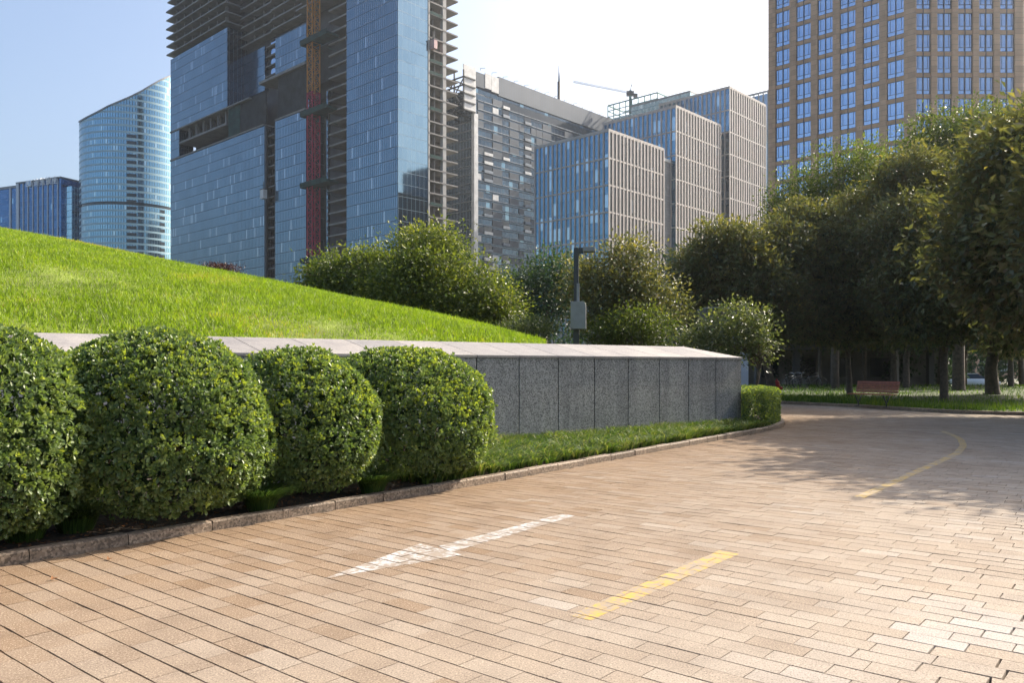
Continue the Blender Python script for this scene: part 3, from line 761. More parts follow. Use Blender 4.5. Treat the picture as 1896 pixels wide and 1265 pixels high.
# ================================================================== STREET FURNITURE
# lamp post
lp = at(1067, 676, 24.0); lp.z = .05
lamp = thing('street_lamp', 'square charcoal lamp post with a short arm and grey cabinet, standing behind the wall', 'street lamp', lp, rad(-8))
zt = EYE+(HY-459)/FOC*24-.05
MB().box(-.085, .085, -.085, .085, -.1, 3.05).box(-.07, .07, -.07, .07, 3.05, zt).build('pole', M['dark_metal'], lamp, bevel=.008)
MB().box(.0702, .20, -.06, .06, zt-.16, zt-.0).build('arm', M['dark_metal'], lamp, bevel=.006)
MB().box(.2003, .56, -.16, .16, zt-.13, zt+.01).build('lamp_head', M['grey_metal'], lamp, bevel=.012)
z0, z1 = EYE+(HY-610)/FOC*24-.05, EYE+(HY-560)/FOC*24-.05
prof = [(.16, 0), (.30, 0), (.30, 0)]
def cab(x0, x1, y0, y1, m):
    mb = MB(); w = x1-x0; h = z1-z0; c = .10
    pl = [(x0+c*.5, z0), (x1, z0), (x1, z1-c), (x1-c*.3, z1-c*.3), (x1-c, z1), (x0, z1), (x0, z0+c), (x0+c*.15, z0+c*.4)]
    n = len(pl); vs = [(a, y0, b) for a, b in pl]+[(a, y1, b) for a, b in pl]
    return mb.add(vs, [tuple(range(n)), tuple(range(2*n-1, n-1, -1))]+[(i, n+i, n+(i+1) % n, (i+1) % n) for i in range(n)], m)
cab(-.14, .30, -.42, -.087, 0).build('cabinet', M['grey_metal'], lamp, bevel=.006)
MB().box(-.15, .31, -.43, -.40, z0+.0, z0+.001).box(.02, .10, -.15, -.088, z1+.001, z1+.55).build('conduit', M['grey_metal'], lamp)

# bench
bp = gr(1606, 754, .08); bz = math.atan2(-.81, .59)
bench = thing('park_bench', 'red slatted park bench with black iron legs at the far kerb', 'bench', (bp.x+.25, bp.y+.2, .08), bz)
# local x along the bench, local y: +y is to the back (right-hand far side) when rotated
sy = 1
bl = .78
seat = MB()
for k in range(5): seat.box(-bl, bl, -.26+k*.105, -.26+k*.105+.085, .43, .46)
seat.build('seat', M['wood_red'], bench, bevel=.004)
back = MB()
for k in range(5):
    z = .50+k*.082; y = .27+.30*(z-.46)
    back.add([(-bl, y, z), (bl, y, z), (bl, y+.022, z+.062), (-bl, y+.022, z+.062), (-bl, y+.025, z-.006), (bl, y+.025, z-.006), (bl, y+.047, z+.056), (-bl, y+.047, z+.056)],
             [(0,1,2,3),(7,6,5,4),(4,5,1,0),(3,2,6,7),(0,3,7,4),(1,5,6,2)])
back.build('backrest', M['wood_red'], bench)
for sx in (-.52, .52):
    lg = MB(); lg.tube([(sx, -.2, .415), (sx, -.12, .3), (sx, .0, .15), (sx, .02, .02)], .022, 6); lg.tube([(sx, .25, .415), (sx, .15, .3), (sx, .04, .16)], .02, 6)
    lg.tube([(sx, .22, .42), (sx, .33, .46), (sx, .44, .9)], .016, 6); lg.box(sx-.03, sx+.03, -.16, .20, 0, .022)
    lg.build('leg', M['dark_metal'], bench, True)

# hydrant
hp = at(1438, 727, 36); hp.z = .1
hyd = thing('fire_hydrant', 'small red fire hydrant on the grass beyond the box hedge', 'fire hydrant', hp)
MB().lathe((0,0,0), [(.20,0),(.20,.05),(.13,.07),(.12,.5),(.16,.53),(.16,.58),(.11,.62)], 14).build('body', M['red_paint'], hyd, True)
MB().lathe((0,0,.621), [(.13,0),(.12,.08),(.05,.14),(.035,.20)], 14).build('cap', M['red_paint'], hyd, True)
MB().tube([(-.24,0,.42),(-.1205,0,.42)], .075, 10).build('outlet', M['red_paint'], hyd, True)
MB().tube([(.1205,0,.42),(.24,0,.42)], .075, 10).build('outlet', M['red_paint'], hyd, True)

# bicycles
def bicycle(label, px, Y, rz, tilt=0):
    root = thing('bicycle', label, 'bicycle', ((px-CX)/FOC*Y, Y, lawn_z(Y)+.01), rz, 'bicycles parked under the trees')
    for x in (-.52, .52):
        w = MB().torus((x, 0, .34), (0,1,0), .315, .02, 24, 6).build('wheel', M['rubber'], root, True)
        sp = MB()
        for k in range(10):
            a = math.pi*k/10; sp.obox((x+.305*math.cos(a), 0, .34+.305*math.sin(a)), (x-.305*math.cos(a), 0, .34-.305*math.sin(a)), .004, .004)
        sp.build('spoke', M['grey_metal'], w)
    f = MB(); t = .017
    for a, b in [((-.52,0,.34),(-.12,0,.30)), ((-.12,0,.30),(-.26,0,.78)), ((-.24,0,.70),(-.52,0,.34)), ((-.12,0,.30),(.34,0,.68)), ((-.245,0,.70),(.32,0,.76)), ((.30,0,.86),(.40,0,.56)), ((.40,0,.56),(.52,0,.34))]:
        f.tube([a, b], t, 6)
    f.build('frame', M['grey_metal'], root, True)
    MB().box(-.40, -.14, -.06, .06, .80, .85).build('saddle', M['rubber'], root, bevel=.02)
    MB().tube([(.20,-.27,.95),(.30,-.2,.97),(.31,0,.90),(.30,.2,.97),(.20,.27,.95)], .013, 6).build('handlebar', M['chrome'], root, True)
bicycle('bicycle parked nearest the red hydrant, angled away from the road', 1462, 50, .3)
bicycle('middle bicycle of the row under the dark trees, front wheel turned', 1478, 51, .55)
bicycle('bicycle standing apart at the bench end of the row', 1505, 50.5, -.4)

# cars on the street behind the lawn
def car(label, px, Y, rz, gz=-.72):
    root = thing('parked_car', label, 'car', ((px-CX)/FOC*Y, Y, gz), rz, 'cars beyond the trees')
    pr = [(-2.2,.35),(-2.22,.75),(-2.05,.95),(-1.1,1.0),(1.0,.98),(1.9,.86),(2.2,.70),(2.22,.38)]
    bd = MB(); ys = [(-.84,.93),(-.80,1.0),(.80,1.0),(.84,.93)]
    n = len(pr); vs = []
    for y, k in [(-.86,.96),(-.74,1.0),(.74,1.0),(.86,.96)]:
        vs += [(x*(.985 if abs(y) > .8 else 1), y, .35+(z-.35)*k) for x, z in pr]
    fs = [tuple(range(n-1,-1,-1)), tuple(range(3*n, 4*n))]
    for r in range(3):
        for i in range(n): fs.append((r*n+i, r*n+(i+1) % n, (r+1)*n+(i+1) % n, (r+1)*n+i))
    bd.add(vs, fs); bd.build('body', M['white_car'], root, True, bevel=.0)
    cb = MB().add([(-1.75,-.76,.985),(1.05,-.76,.985),(1.05,.76,.985),(-1.75,.76,.985),(-1.25,-.60,1.44),(.30,-.60,1.44),(.30,.60,1.44),(-1.25,.60,1.44)],
             [(0,1,5,4),(1,2,6,5),(2,3,7,6),(3,0,4,7),(0,3,2,1)])
    cb.build('windows', M['car_glass'], root)
    MB().box(-1.28, .33, -.62, .62, 1.442, 1.475).build('roof', M['white_car'], root, bevel=.012)
    for x in (-1.35, 1.35):
        for y in (-.80, .80):
            w = MB().torus((x, y, .32), (0,1,0), .235, .085, 20, 8).build('wheel', M['rubber'], root, True)
            MB().tube([(x, y-.07, .32), (x, y+.07, .32)], .17, 12).build('rim', M['chrome'], w)
    for y in (-.62, .62): MB().box(2.12, 2.24, y-.16, y+.16, .60, .74).build('headlight', M['chrome'], root, bevel=.02)
car('white car glimpsed between the trunks, its bonnet catching the sun', 1799, 76, rad(-6))
car('white car mostly hidden behind the trunk left of the sunlit one', 1712, 80, rad(4))
bo = thing('stone_bollard', 'small pale stone bollard on the edge of the lawn between two trunks', 'bollard', ((1700-CX)/FOC*66, 66, lawn_z(66)))
MB().lathe((0,0,0), [(.28,0),(.26,.1),(.17,.25),(.14,.62)], 12).build('post', M['coping'], bo, True)
MB().lathe((0,0,.622), [(.17,0),(.17,.08),(.10,.16),(.02,.19)], 12).build('cap', M['coping'], bo, True)

# booth behind the wall end
bx = at(1349, 676, 31).x
booth = thing('guard_booth', 'small booth with a dark fascia and pale blue side behind the wall end', 'booth', (bx, 31, .1), rad(0))
MB().box(-.72, .76, 0, 1.6, 0, 2.55).build('body', M['booth_blue'], booth)
MB().box(-.8, .785, -.06, 1.7, 2.552, 3.62).build('fascia', M['booth_dark'], booth, bevel=.01)
MB().box(-.82, .80, -.08, 1.72, 3.622, 3.68).build('roof', M['grey_metal'], booth)
MB().box(-.5, .45, -.03, -.004, 1.0, 2.2).build('window', M['car_glass'], booth)
# low pavilion in the shade
pv = thing('pavilion', 'low pale concrete pavilion with square columns in the shade of the trees', 'pavilion', (27.0, 62, -.3), rad(4))
MB().box(-9, 8, 2.2, 5, 0, 3.0).build('wall', mat_plain('shaded_render', (.14,.13,.12), .9, var=.3, scale=.8), pv)  # wall colour darkened for the tree shade over it
MB().box(-9.6, 8.6, -.6, 5.4, 3.002, 3.5).build('roof', M['concrete_dark'], pv)
for k, x in enumerate((-8.6, -5.6, -2.6, 2.2, 5.0)): MB().box(x, x+.42, -.2, .22, 0, 3.0).build('column', M['concrete_dark'] if k != 3 else M['coping'], pv, bevel=.01)  # all columns but one in shadowed concrete: tree shade is in the colour
for x in (-7.4, -4.4, -1.4, 1.6): MB().box(x, x+1.5, 2.14, 2.197, .9, 2.4).build('window', M['car_glass'], pv)

# ================================================================== TREES
def tree(name, label, cat, base, lobes, n, ll, mat, tr=.18, seed=1, group=None, lw=.54, clump=.36, tone0=.45, per=34, limbs=True, lean=0, fill=.35):
    """base (px, Y); lobes (px, py, rpx, rpy, dY, depth factor) measured at distance Y+dY"""
    rg = np.random.default_rng(seed); rr = random.Random(seed)
    px, Y = base; bx_ = (px-CX)/FOC*Y; bz_ = lawn_z(Y) if px > 1240 else .05
    o0 = Vector((bx_, Y, bz_))
    root = thing(name, label, cat, o0, 0, group)
    LB = []
    for (lx, ly, rx, ry, dY, df) in lobes:
        YY = Y+dY; c = at(lx, ly, YY)-o0; a = rx*YY/FOC; b = ry*YY/FOC
        LB.append((c, a, (a+b)/2*df, b))
    vol = np.array([a*d+a*b+d*b for c, a, d, b in LB]); vol = vol/vol.sum()
    nc = max(8, n//per)
    li = rg.choice(len(LB), nc, p=vol)
    CN = np.array([LB[i][0] for i in li]); RD = np.array([LB[i][1:] for i in li])
    d = unit(rg.normal(0, 1, (nc, 3)))
    k = np.where(rg.random(nc) < fill, rg.uniform(.35, .85, nc), rg.uniform(.82, 1.03, nc))
    lump = np.array([1+.30*mnoise.noise(Vector(v)*1.9+Vector((seed*3.1, i, 0)))+.12*mnoise.noise(Vector(v)*4.2+Vector((0, i, seed))) for v, i in zip(d, li)])
    CP = CN+d*RD*(k*lump)[:, None]
    ct = tone0+rg.normal(0, .15, nc)+.10*np.clip(d[:, 2], -1, 1)  # paler towards the crown top: light from above put into leaf tone
    ci = np.repeat(np.arange(nc), per); m = len(ci)
    out = unit(d*np.array([1, 1, 1.1])+np.array([0, 0, .25]))
    off = rg.normal(0, 1, (m, 3))*clump*np.array([1, 1, .62])
    P = CP[ci]+off
    A = unit(unit(off)*.8+out[ci]*.30+rg.normal(0, .65, (m, 3)))
    N = unit(rg.normal(0, .55, (m, 3))+np.array([0, 0, .9])+out[ci]*.5)
    T = np.clip(ct[ci]+rg.normal(0, .12, m)+.10*off[:, 2]/clump, 0, 1)  # leaves high in each clump paler, again top light in the tone
    L = rg.uniform(.7, 1.2, m)*ll
    V, F, T = leaves(P, A, N, L, L*lw*rg.uniform(.8, 1.15, m), T)
    np_mesh('crown', V, F, mat, root, T)
    if limbs:
        mb = MB(); top = max(c.z for c, *_ in LB); mc = sum((c for c, *_ in LB), Vector())/len(LB)
        h = min(c.z-b*.35 for c, a, dd, b in LB); h = max(h, 1.2)
        pts = [Vector((0, 0, -.25)), Vector((0, 0, .12)), Vector((rr.uniform(-.1, .1)+lean*.4, rr.uniform(-.1, .1), h*.5)), Vector((rr.uniform(-.15, .15)+lean, rr.uniform(-.15, .15), h))]
        mb.tube(pts, [tr*1.5, tr*1.12, tr*.92, tr*.8], 10)
        for c, a, dd, b in LB:
            for q in range(3):
                e = c+Vector((rr.uniform(-.5, .5)*a, rr.uniform(-.5, .5)*dd, rr.uniform(-.3, .6)*b)); s0 = pts[3].lerp(pts[2], rr.random()*.5)
                mid = s0.lerp(e, .5)+Vector((rr.uniform(-.3, .3), rr.uniform(-.3, .3), rr.uniform(0, .5)))
                mb.tube([s0, mid, e], [tr*.5, tr*.33, tr*.10], 7)
        mb.build('trunk', M['bark'], root, True)
    return root
G1 = 'trees behind the mound and wall'
tree('broadleaf_tree', 'bushy mid green tree left of the tallest one, overlapping the blue tower', 'tree', (655, 33), [(655,520,82,52,0,1),(608,535,52,44,.5,1),(690,500,44,36,.5,1)], 15000, .17, M['camphor'], .16, 21, G1, tone0=.50)
tree('broadleaf_tree', 'tallest rounded tree behind the mound with a yellow green top', 'tree', (800, 31), [(798,478,66,58,1,1),(775,530,88,62,0,1),(868,560,76,66,-.5,1),(905,590,50,42,-1,1),(735,560,58,48,0,1)], 36000, .155, M['camphor'], .2, 22, G1, tone0=.56)
tree('broadleaf_tree', 'dark green tree behind the lamp post, in front of the grey tower', 'tree', (1005, 48), [(1010,545,78,68,0,1),(955,560,46,46,1,1),(1040,520,40,46,1,1)], 14000, .22, M['deep_green'], .22, 23, G1, tone0=.5, clump=.5)
tree('broadleaf_tree', 'loose glossy tree right of the lamp post with olive leaves', 'tree', (1150, 27), [(1165,500,48,56,0,1),(1125,540,62,56,0,1),(1200,570,62,60,0,1),(1085,520,22,38,.5,1),(1140,600,80,40,-.5,1)], 14500, .15, M['magnolia'], .13, 24, G1, tone0=.48, clump=.34, per=22)
tree('shrub', 'rounded grey green shrub at the foot of the mound', 'shrub', (985, 27), [(985,612,42,20,0,1),(950,618,30,18,1,1)], 4000, .10, M['pale_leaf'], .05, 25, G1, tone0=.3, clump=.22)
tree('shrub', 'yellow green sunlit shrub behind the wall right of the lamp cabinet', 'shrub', (1175, 25), [(1180,610,62,34,0,1),(1120,622,40,24,.3,1)], 6000, .10, M['bright_green'], .05, 26, G1, tone0=.36, clump=.25)
tree('young_tree', 'small pale leaved tree with a twisting stem at the wall end', 'tree', (1400, 24), [(1335,630,52,40,0,1),(1385,610,38,46,0,1),(1290,635,34,30,.5,1),(1340,580,20,20,.5,1),(1405,650,14,26,0,1)], 6000, .125, M['pale_leaf'], .05, 27, G1, tone0=.45, clump=.22, per=14)
# dark red shrub showing over the mound
def red_shrub():
    px, Y = 385, 30.5; o0 = at(px, 500, Y)-Vector((0, 0, .6)); root = thing('shrub', 'dark red leaved shrub peeping over the crest of the mound', 'shrub', o0)
    rg = np.random.default_rng(4); n = 5200
    cx_ = rg.choice([-.9, -.35, .3, .75], n, p=[.15, .25, .35, .25]); top = {-.9: .45, -.35: .5, .3: .75, .75: .72}
    P = np.c_[cx_+rg.normal(0, .22, n), rg.normal(0, .35, n), np.array([top[c] for c in cx_])*rg.uniform(.15, 1.12, n)]
    V, F, T = leaves(P, rg.normal(0, 1, (n, 3))+np.array([0, 0, .5]), rg.normal(0, 1, (n, 3)), rg.uniform(.05, .09, n), rg.uniform(.03, .045, n), np.clip(rg.normal(.45, .2, n), 0, 1))
    np_mesh('foliage', V, F, M['red_leaf'], root, T)
    mb = MB()
    for k in range(7): MB().tube([(R.uniform(-.5, .5), 0, -.5), (R.uniform(-.8, .8), R.uniform(-.2, .2), .35)], [.02, .008], 5).build('stem', M['twig'], root)
red_shrub()
G2 = 'magnolias and tall trees along the far lawn'
MG = M['magnolia']
tree('magnolia_tree', 'leaning magnolia nearest the wall end, below the brown office block', 'tree', (1432, 36), [(1345,470,66,58,0,1),(1385,530,92,62,0,1),(1300,500,54,42,.5,1),(1420,590,62,42,0,1),(1300,560,56,40,1,1),(1450,470,50,60,1,1),(1465,600,56,34,1,1)], 38000, .235, MG, .19, 31, G2, clump=.30, per=22, lw=.44, lean=-.6)
tree('magnolia_tree', 'magnolia with a slim straight trunk just behind the red bench', 'tree', (1573, 38), [(1545,470,92,76,0,1),(1490,420,58,48,1,1),(1600,540,84,66,-1,1),(1520,570,70,46,0,1),(1600,410,66,58,1,1),(1545,610,66,30,0,1),(1640,605,60,34,0,1)], 44000, .235, MG, .13, 32, G2, clump=.30, per=22, lw=.44)
tree('tall_tree', 'bright yellow green tall tree rising behind the magnolias under the stone tower', 'tree', (1546, 50), [(1555,330,62,58,0,1),(1480,370,52,50,0,1),(1610,330,46,64,1,1),(1540,430,110,76,0,1),(1450,400,30,30,0,1)], 26000, .19, M['bright_green'], .22, 33, G2, clump=.45, tone0=.42)
tree('magnolia_tree', 'magnolia with a forked trunk standing closest to the far kerb', 'tree', (1748, 33), [(1700,520,86,66,0,1),(1775,460,92,78,0,1),(1680,430,74,66,1,1),(1800,560,72,54,-1,1),(1730,595,86,38,0,1),(1690,340,70,60,4,1),(1800,380,70,70,3,1)], 46000, .235, MG, .15, 34, G2, clump=.30, per=22, lw=.44)
tree('tall_tree', 'tall dense tree whose broad crown tops the right side of the photo', 'tree', (1775, 46), [(1775,300,98,90,0,1),(1730,260,52,50,0,1),(1840,265,74,72,0,1),(1700,345,70,70,0,1),(1860,350,70,70,0,1)], 28000, .21, M['camphor'], .3, 35, G2, clump=.48, tone0=.5)
tree('magnolia_tree', 'thick trunked magnolia second from the right edge', 'tree', (1838, 40), [(1850,400,80,76,0,1),(1810,500,84,66,0,1),(1880,560,76,58,-.5,1),(1860,480,60,50,-1,1),(1850,300,70,66,2,1),(1880,630,60,26,0,1)], 38000, .235, MG, .30, 36, G2, clump=.30, per=22, lw=.44)
tree('magnolia_tree', 'magnolia cut by the right edge of the photo', 'tree', (1930, 36), [(1945,380,110,110,0,1),(1920,500,90,80,0,1),(1965,590,90,60,-1,1),(1950,270,80,80,1,1)], 36000, .235, MG, .2, 37, G2, clump=.30, per=22, lw=.44)
# trees whose shade lies over the bend (partly or wholly beyond the right edge)
for i, (x, y, r, h, lab) in enumerate([(16.9, 18.9, 3.8, 9.4, 'magnolia just outside the right edge that shades the bend'), (16.9, 24.6, 2.9, 9.6, 'magnolia at the right edge beside the corner of the far kerb'), (19.0, 22.2, 3.7, 9.8, 'magnolia standing between the two that shade the bend, off the right edge'), (17.4, 15.8, 3.5, 9.2, 'magnolia off the right edge, the one closest to the camera')]):
    k = FOC/y; p = CX+k*x; t = lambda z: HY-(z-EYE)*k
    tree('magnolia_tree', lab, 'tree', (p, y), [(p, t(h-2.4), r*k, 2.4*k, 0, 1), (p-r*.5*k, t(h-4.2), r*.8*k, 2.3*k, .5, 1), (p+r*.4*k, t(h-4.4), r*.8*k, 2.2*k, -.5, 1), (p, t(h-5.2), r*.8*k, 2.0*k, 0, 1)], 64000, .27, MG, .2, 50+i, G2, clump=.5, per=24, fill=.6)
rp = [(14.0,21.2),(21,21.8),(40,21.8),(40,-14),(-8,-14)]+[tuple(kerb_pt(s_, 9.2)) for s_ in np.linspace(3, 23, 12)]
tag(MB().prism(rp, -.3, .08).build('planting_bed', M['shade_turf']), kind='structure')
# dark trunks and crowns deeper under the trees
G3 = 'thin trees deep in the shade'
for i, (px, Y, w, lab) in enumerate([(1655,58,.22,'dark trunk left of the pale pavilion column, deep in the shade'),(1678,52,.19,'slim dark trunk just right of the pale pavilion column'),(1741,60,.24,'dark trunk right behind the forked magnolia trunk'),(1788,64,.10,'thin sapling trunk crossing the white car'),(1872,54,.17,'straight trunk near the right edge in the shade'),(1600,60,.14,'thin shaded trunk behind the bench backrest'),(1520,56,.12,'thin shaded trunk above the parked bicycles'),(1893,60,.2,'shaded trunk at the very right edge')]):
    k = FOC/Y
    tree('shade_tree', lab, 'tree', (px, Y), [(px+R.uniform(-20,20), 560+R.uniform(-25,15), 3.0*k, 2.4*k, 0, 1), (px+R.uniform(-60,60), 600, 2.4*k, 1.5*k, 1, 1)], 5200, .30, M['deep_green'], w, 60+i, G3, clump=.6, per=26)
def wood(name, label, x0, x1, y0, y1, h0, h1, n, seed, mat, ll=.55):
    rg = np.random.default_rng(seed); nc = n//30
    cx_ = rg.uniform(x0, x1, nc); cy = rg.uniform(y0, y1, nc); top = np.array([h0+(h1-h0)*(.5+.9*mnoise.noise((a*.12, b*.12, seed))) for a, b in zip(cx_, cy)])
    cz = -.6+(top+.6)*rg.random(nc)**.8
    ci = np.repeat(np.arange(nc), 30); m = len(ci); off = rg.normal(0, .8, (m, 3))
    P = np.c_[cx_, cy, cz][ci]+off
    V, F, T = leaves(P, rg.normal(0, 1, (m, 3)), rg.normal(0, .6, (m, 3))+np.array([0, 0, .8]), rg.uniform(.7, 1.2, m)*ll, rg.uniform(.3, .5, m)*ll, np.clip(rg.normal(.45, .18, m), 0, 1))
    return tag(np_mesh(name, V, F, mat, tone=T), label, 'woodland', kind='stuff')
wood('woodland', 'mass of dark trees closing the view behind the far lawn', 14, 75, 84, 100, 9, 15, 36000, 1, M['deep_green'], .8)
wood('woodland', 'band of trees far behind the mound at the foot of the towers', -60, 40, 72, 84, 3.0, 5.5, 22000, 2, M['deep_green'], .6)
def thicket():
    rg = np.random.default_rng(9); n = 34000; nc = n//30
    cx_ = rg.uniform(12, 62, nc); cy = rg.uniform(63.5, 69, nc); ok = np.array([mnoise.noise((a*.35, 3, 1)) > -.12 and not (23.5 < a < 30) and not (35.0 < a < 44.5) for a in cx_])
    cx_, cy = cx_[ok], cy[ok]; cz = -.5+rg.random(len(cx_))**.8*np.array([2.6+1.2*mnoise.noise((a*.5, 0, 2)) for a in cx_])
    ci = np.repeat(np.arange(len(cx_)), 30); m = len(ci)
    P = np.c_[cx_, cy, cz][ci]+rg.normal(0, .45, (m, 3))
    V, F, T = leaves(P, rg.normal(0, 1, (m, 3)), rg.normal(0, .6, (m, 3))+np.array([0, 0, .8]), rg.uniform(.25, .45, m), rg.uniform(.12, .22, m), np.clip(rg.normal(.25, .15, m), 0, 1))
    return tag(np_mesh('undergrowth', V, F, M['deep_green'], tone=T), 'dark undergrowth between the trunks at the back of the lawn', 'undergrowth', kind='stuff')
thicket()
tag(MB().box(10, 90, 74, 82, -.79, -.74).build('street', M['asphalt']), kind='structure')

# ================================================================== BUILDINGS (one street grid for all: local x runs right and away, local y left and away)
GA = math.atan2(.732, .681)
def site(px, Y): return Vector(((px-CX)/FOC*Y, Y, 0))
def bld(name, label, px, Y, group=None, cat='building', rz=GA):
    return thing(name, label, cat, site(px, Y), rz, group)
rB = random.Random(5)

class Many:
    def __init__(s): s.b = []
    def box(s, *a): s.b.append(a)
    def build(s, name, m, parent, most=95):
        s.b.sort(key=lambda a: a[0]-.25*a[4]); rest = MB()
        for i, a in enumerate(s.b):
            if i < most: MB().box(*a).build(name, m, parent)
            else: rest.box(*a)
        if rest.v: rest.build(name, m, parent)['kind'] = 'stuff'
# ---- unfinished glass tower
A = bld('glass_tower', 'huge blue glass tower under construction with bare concrete floors at its top and sides', 736.4, 274)
FH, ZT = 4.2, 196.0
MB().box(0, 13.3, 0, 29.2, -1, ZT).build('curtain_wall', [M['glassA']], A)
MB().box(.02, 13.32, -.14, -.004, -1, ZT).build('curtain_wall', M['glassA_side'], A)
MB().box(0, 9, 55.6, 77.7, -1, 100).build('curtain_wall', M['glassA'], A)
MB().box(0, 27, 86.0, 172.6, -1, 100).build('curtain_wall', M['glassA'], A)
MB().box(0, 26.5, 117.0, 172.6, 114.3, 149.2).build('curtain_wall', M['glassA'], A)
MB().box(0, 7, 163.4, 172.6, 100.002, 114.298).build('curtain_wall', M['glassA'], A)
MB().box(.4, 9, 116.86, 116.996, 114.3, 149.2).build('return_wall', M['glassA_dark'], A)
MB().box(7.4, 22, 98.7, 116.8, 119.2, 138.2).build('curtain_wall', M['glassA'], A)
MB().box(7.4, 22, 66.9, 90.0, 119.8, 139.0).build('curtain_wall', M['glassA'], A)
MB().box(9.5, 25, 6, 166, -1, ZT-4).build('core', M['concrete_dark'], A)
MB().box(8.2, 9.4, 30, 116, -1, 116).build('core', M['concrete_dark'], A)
# refuge floors: open on the left, netted on the right
nt_ = MB().box(1.0, 1.25, 57, 77.4, 100.8, 119).box(1.0, 1.25, 86.3, 107.5, 100.4, 114.2).box(3.2, 3.4, 42, 66.0, 103, 121).box(.9, 1.1, 29.4, 55, 108, 122)
nt_.build('debris_net', M['black_net'], A)
MB().box(.8, 1.0, 107.6, 117.5, 100.4, 114.0).build('safety_net', M['green_net'], A)
sl = MB().box(-.3, 9, 117.6, 163.2, 106.6, 107.5).box(-.4, 9, 86, 172.7, 100.003, 100.6).box(-.35, 9, 55.6, 90, 117.6, 118.6).box(-.4, 9, 98, 172.7, 113.7, 114.29)
sl.box(-.3, 9, 55.6, 77.7, 100.003, 100.7)
sl.build('belt_slab', M['concrete'], A)
mb = MB()
for y in range(121, 163, 7):
    MB().box(1.5, 2.3, y, y+.8, 107.5, 113.69).build('column', M['concrete'], A); MB().box(4.5, 5.3, y+3, y+3.8, 107.5, 113.69).build('column', M['concrete'], A)
# open strip between the two glass wings: floors and the crane recess
mb = MB(); z = 3.0; zs = []
while z < ZT: zs.append(z); z += FH
for z in zs:
    MB().box(.05, 8.1, 29.3, 40.6, z, z+.55).build('floor_slab', M['concrete'], A)
    if z < 99: MB().box(1.2, 8.1, 77.8, 85.9, z, z+.45).build('lift_slab', M['concrete'], A)
    elif z > 118 and z < 139: MB().box(8.0, 9.4, 90.1, 98.6, z, z+.45).build('lift_slab', M['concrete'], A)
mb = MB()
for z in zs:
    MB().box(5.6, 5.8, 29.3, 40.6, z+.56, z+1.7).build('edge_net', M['green_net'], A)
MB().box(.1, .9, 40.8, 42.0, -1, 104).box(1.0, 8.0, 55.0, 55.55, -1, 104).build('edge_fin', M['glassA_side'], A)
MB().box(.2, 1.1, 85.0, 85.98, -1, 100).box(.2, 1.1, 77.75, 78.5, -1, 100).build('strip_jamb', M['dark_metal'], A)
for z in zs:                                  # openings of the lift strip: pale panes stand in for daylight from behind
    if z < 99 or 118 < z < 140:
        x, y0, y1 = (7.0, 79.2, 84.4) if z < 99 else (9.0, 92.0, 96.8)
        zz = z+.9; mb = MB(); w = (y1-y0)/2; n = 7
        pl = [(y0+.5, zz), (y1-.5, zz), (y1-.5, zz+1.3)]+[((y0+y1)/2+(w-.5)*math.cos(math.pi*k/n), zz+1.3+1.0*math.sin(math.pi*k/n)) for k in range(1, n)]+[(y0+.5, zz+1.3)]
        mb.add([(x, a, b) for a, b in pl], [tuple(range(len(pl)))])
        mb.build('lift_sky_pane', M['glassE'], A)
# bare floors above the finished glass
cl_ = Many(); z = 151.4
while z < ZT:
    ov = rB.uniform(1.2, 3.0); MB().box(-1.0, 25.5, 116.6, 172.6+ov, z, z+.6).build('bare_slab', M['concrete'], A)
    for y in range(120, 172, 8): cl_.box(1.2, 2.1, y, y+.9, z+.601, z+FH-.001)
    z += FH
z = 141.5
while z < ZT:
    pl = [(6.0,116.59),(6.0,90.1),(5.2,90.1),(5.2,66),(2,66),(2,41),(9.4,41),(9.4,116.59)]; MB().prism(pl, z, z+.6).build('bare_slab', M['concrete'], A)
    for y in range(68, 116, 8): cl_.box(8.0, 8.8, y, y+.8, z+.601, z+FH-.001)
    z += FH
cl_.build('column', M['concrete'], A)
# right flank: slabs, column line, partitions, green netting
mb = MB(); pt = MB(); nt2 = MB(); k = 0
for z in zs:
    MB().box(13.6, 27.6, -.4, 26, z, z+.5).build('flank_slab', M['concrete'], A)
    pt = MB()
    if z < 118: pt.box(16.9, 17.2, .4, 9, z+.501, z+FH-.001)
    else: pt.box(17.0, 17.3, 1.5, 9, z+.501, z+FH-.6)
    pt.build('partition', M['concrete'], A)
    if k % 4 == 1 or k % 7 == 3: MB().box(14.2, 20, -.45, -.41, z+.2, z+1.25).build('edge_net', M['green_net'], A)
    k += 1

MB().box(20.3, 21.9, -.30, 1.2, -1, ZT).box(13.4, 14.1, -.35, .5, -1, ZT).build('column', mat_plain('pale_concrete', (.42,.41,.39), .85, var=.15, scale=.3), A)
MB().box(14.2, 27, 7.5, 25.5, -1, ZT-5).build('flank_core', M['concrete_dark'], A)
# passenger hoists hanging on the face
def hoist(label, px, py, Y, col, s=1.0):
    p = at(px, py, Y) if not isinstance(Y, Vector) else Y; h = thing('construction_hoist', label, 'hoist', p, GA)
    MB().box(-.9*s, .9*s, -1.3*s, 1.3*s, 0, 3.6*s).build('cage', col, h, bevel=.1)
    MB().box(-1.0*s, 1.0*s, -1.4*s, 1.4*s, 3.601*s, 3.9*s).build('roof', M['dark_metal'], h)
    MB().box(-.10, .10, -.15, .15, 3.901*s, 7*s).build('mast', M['dark_metal'], h)
hoist('small grey hoist cage hanging beside the lift strip of the glass tower', 488, 368, 328, M['white_panel'], 1.0)
hoist('pale pink hoist cage on the bare right flank of the glass tower', 797.5, 88, site(736.4, 274)+Matrix.Rotation(GA, 3, 'Z') @ Vector((15.2, -1.0, 112.5)), mat_plain('faded_pink_paint', (.55,.36,.35), .6), .9)
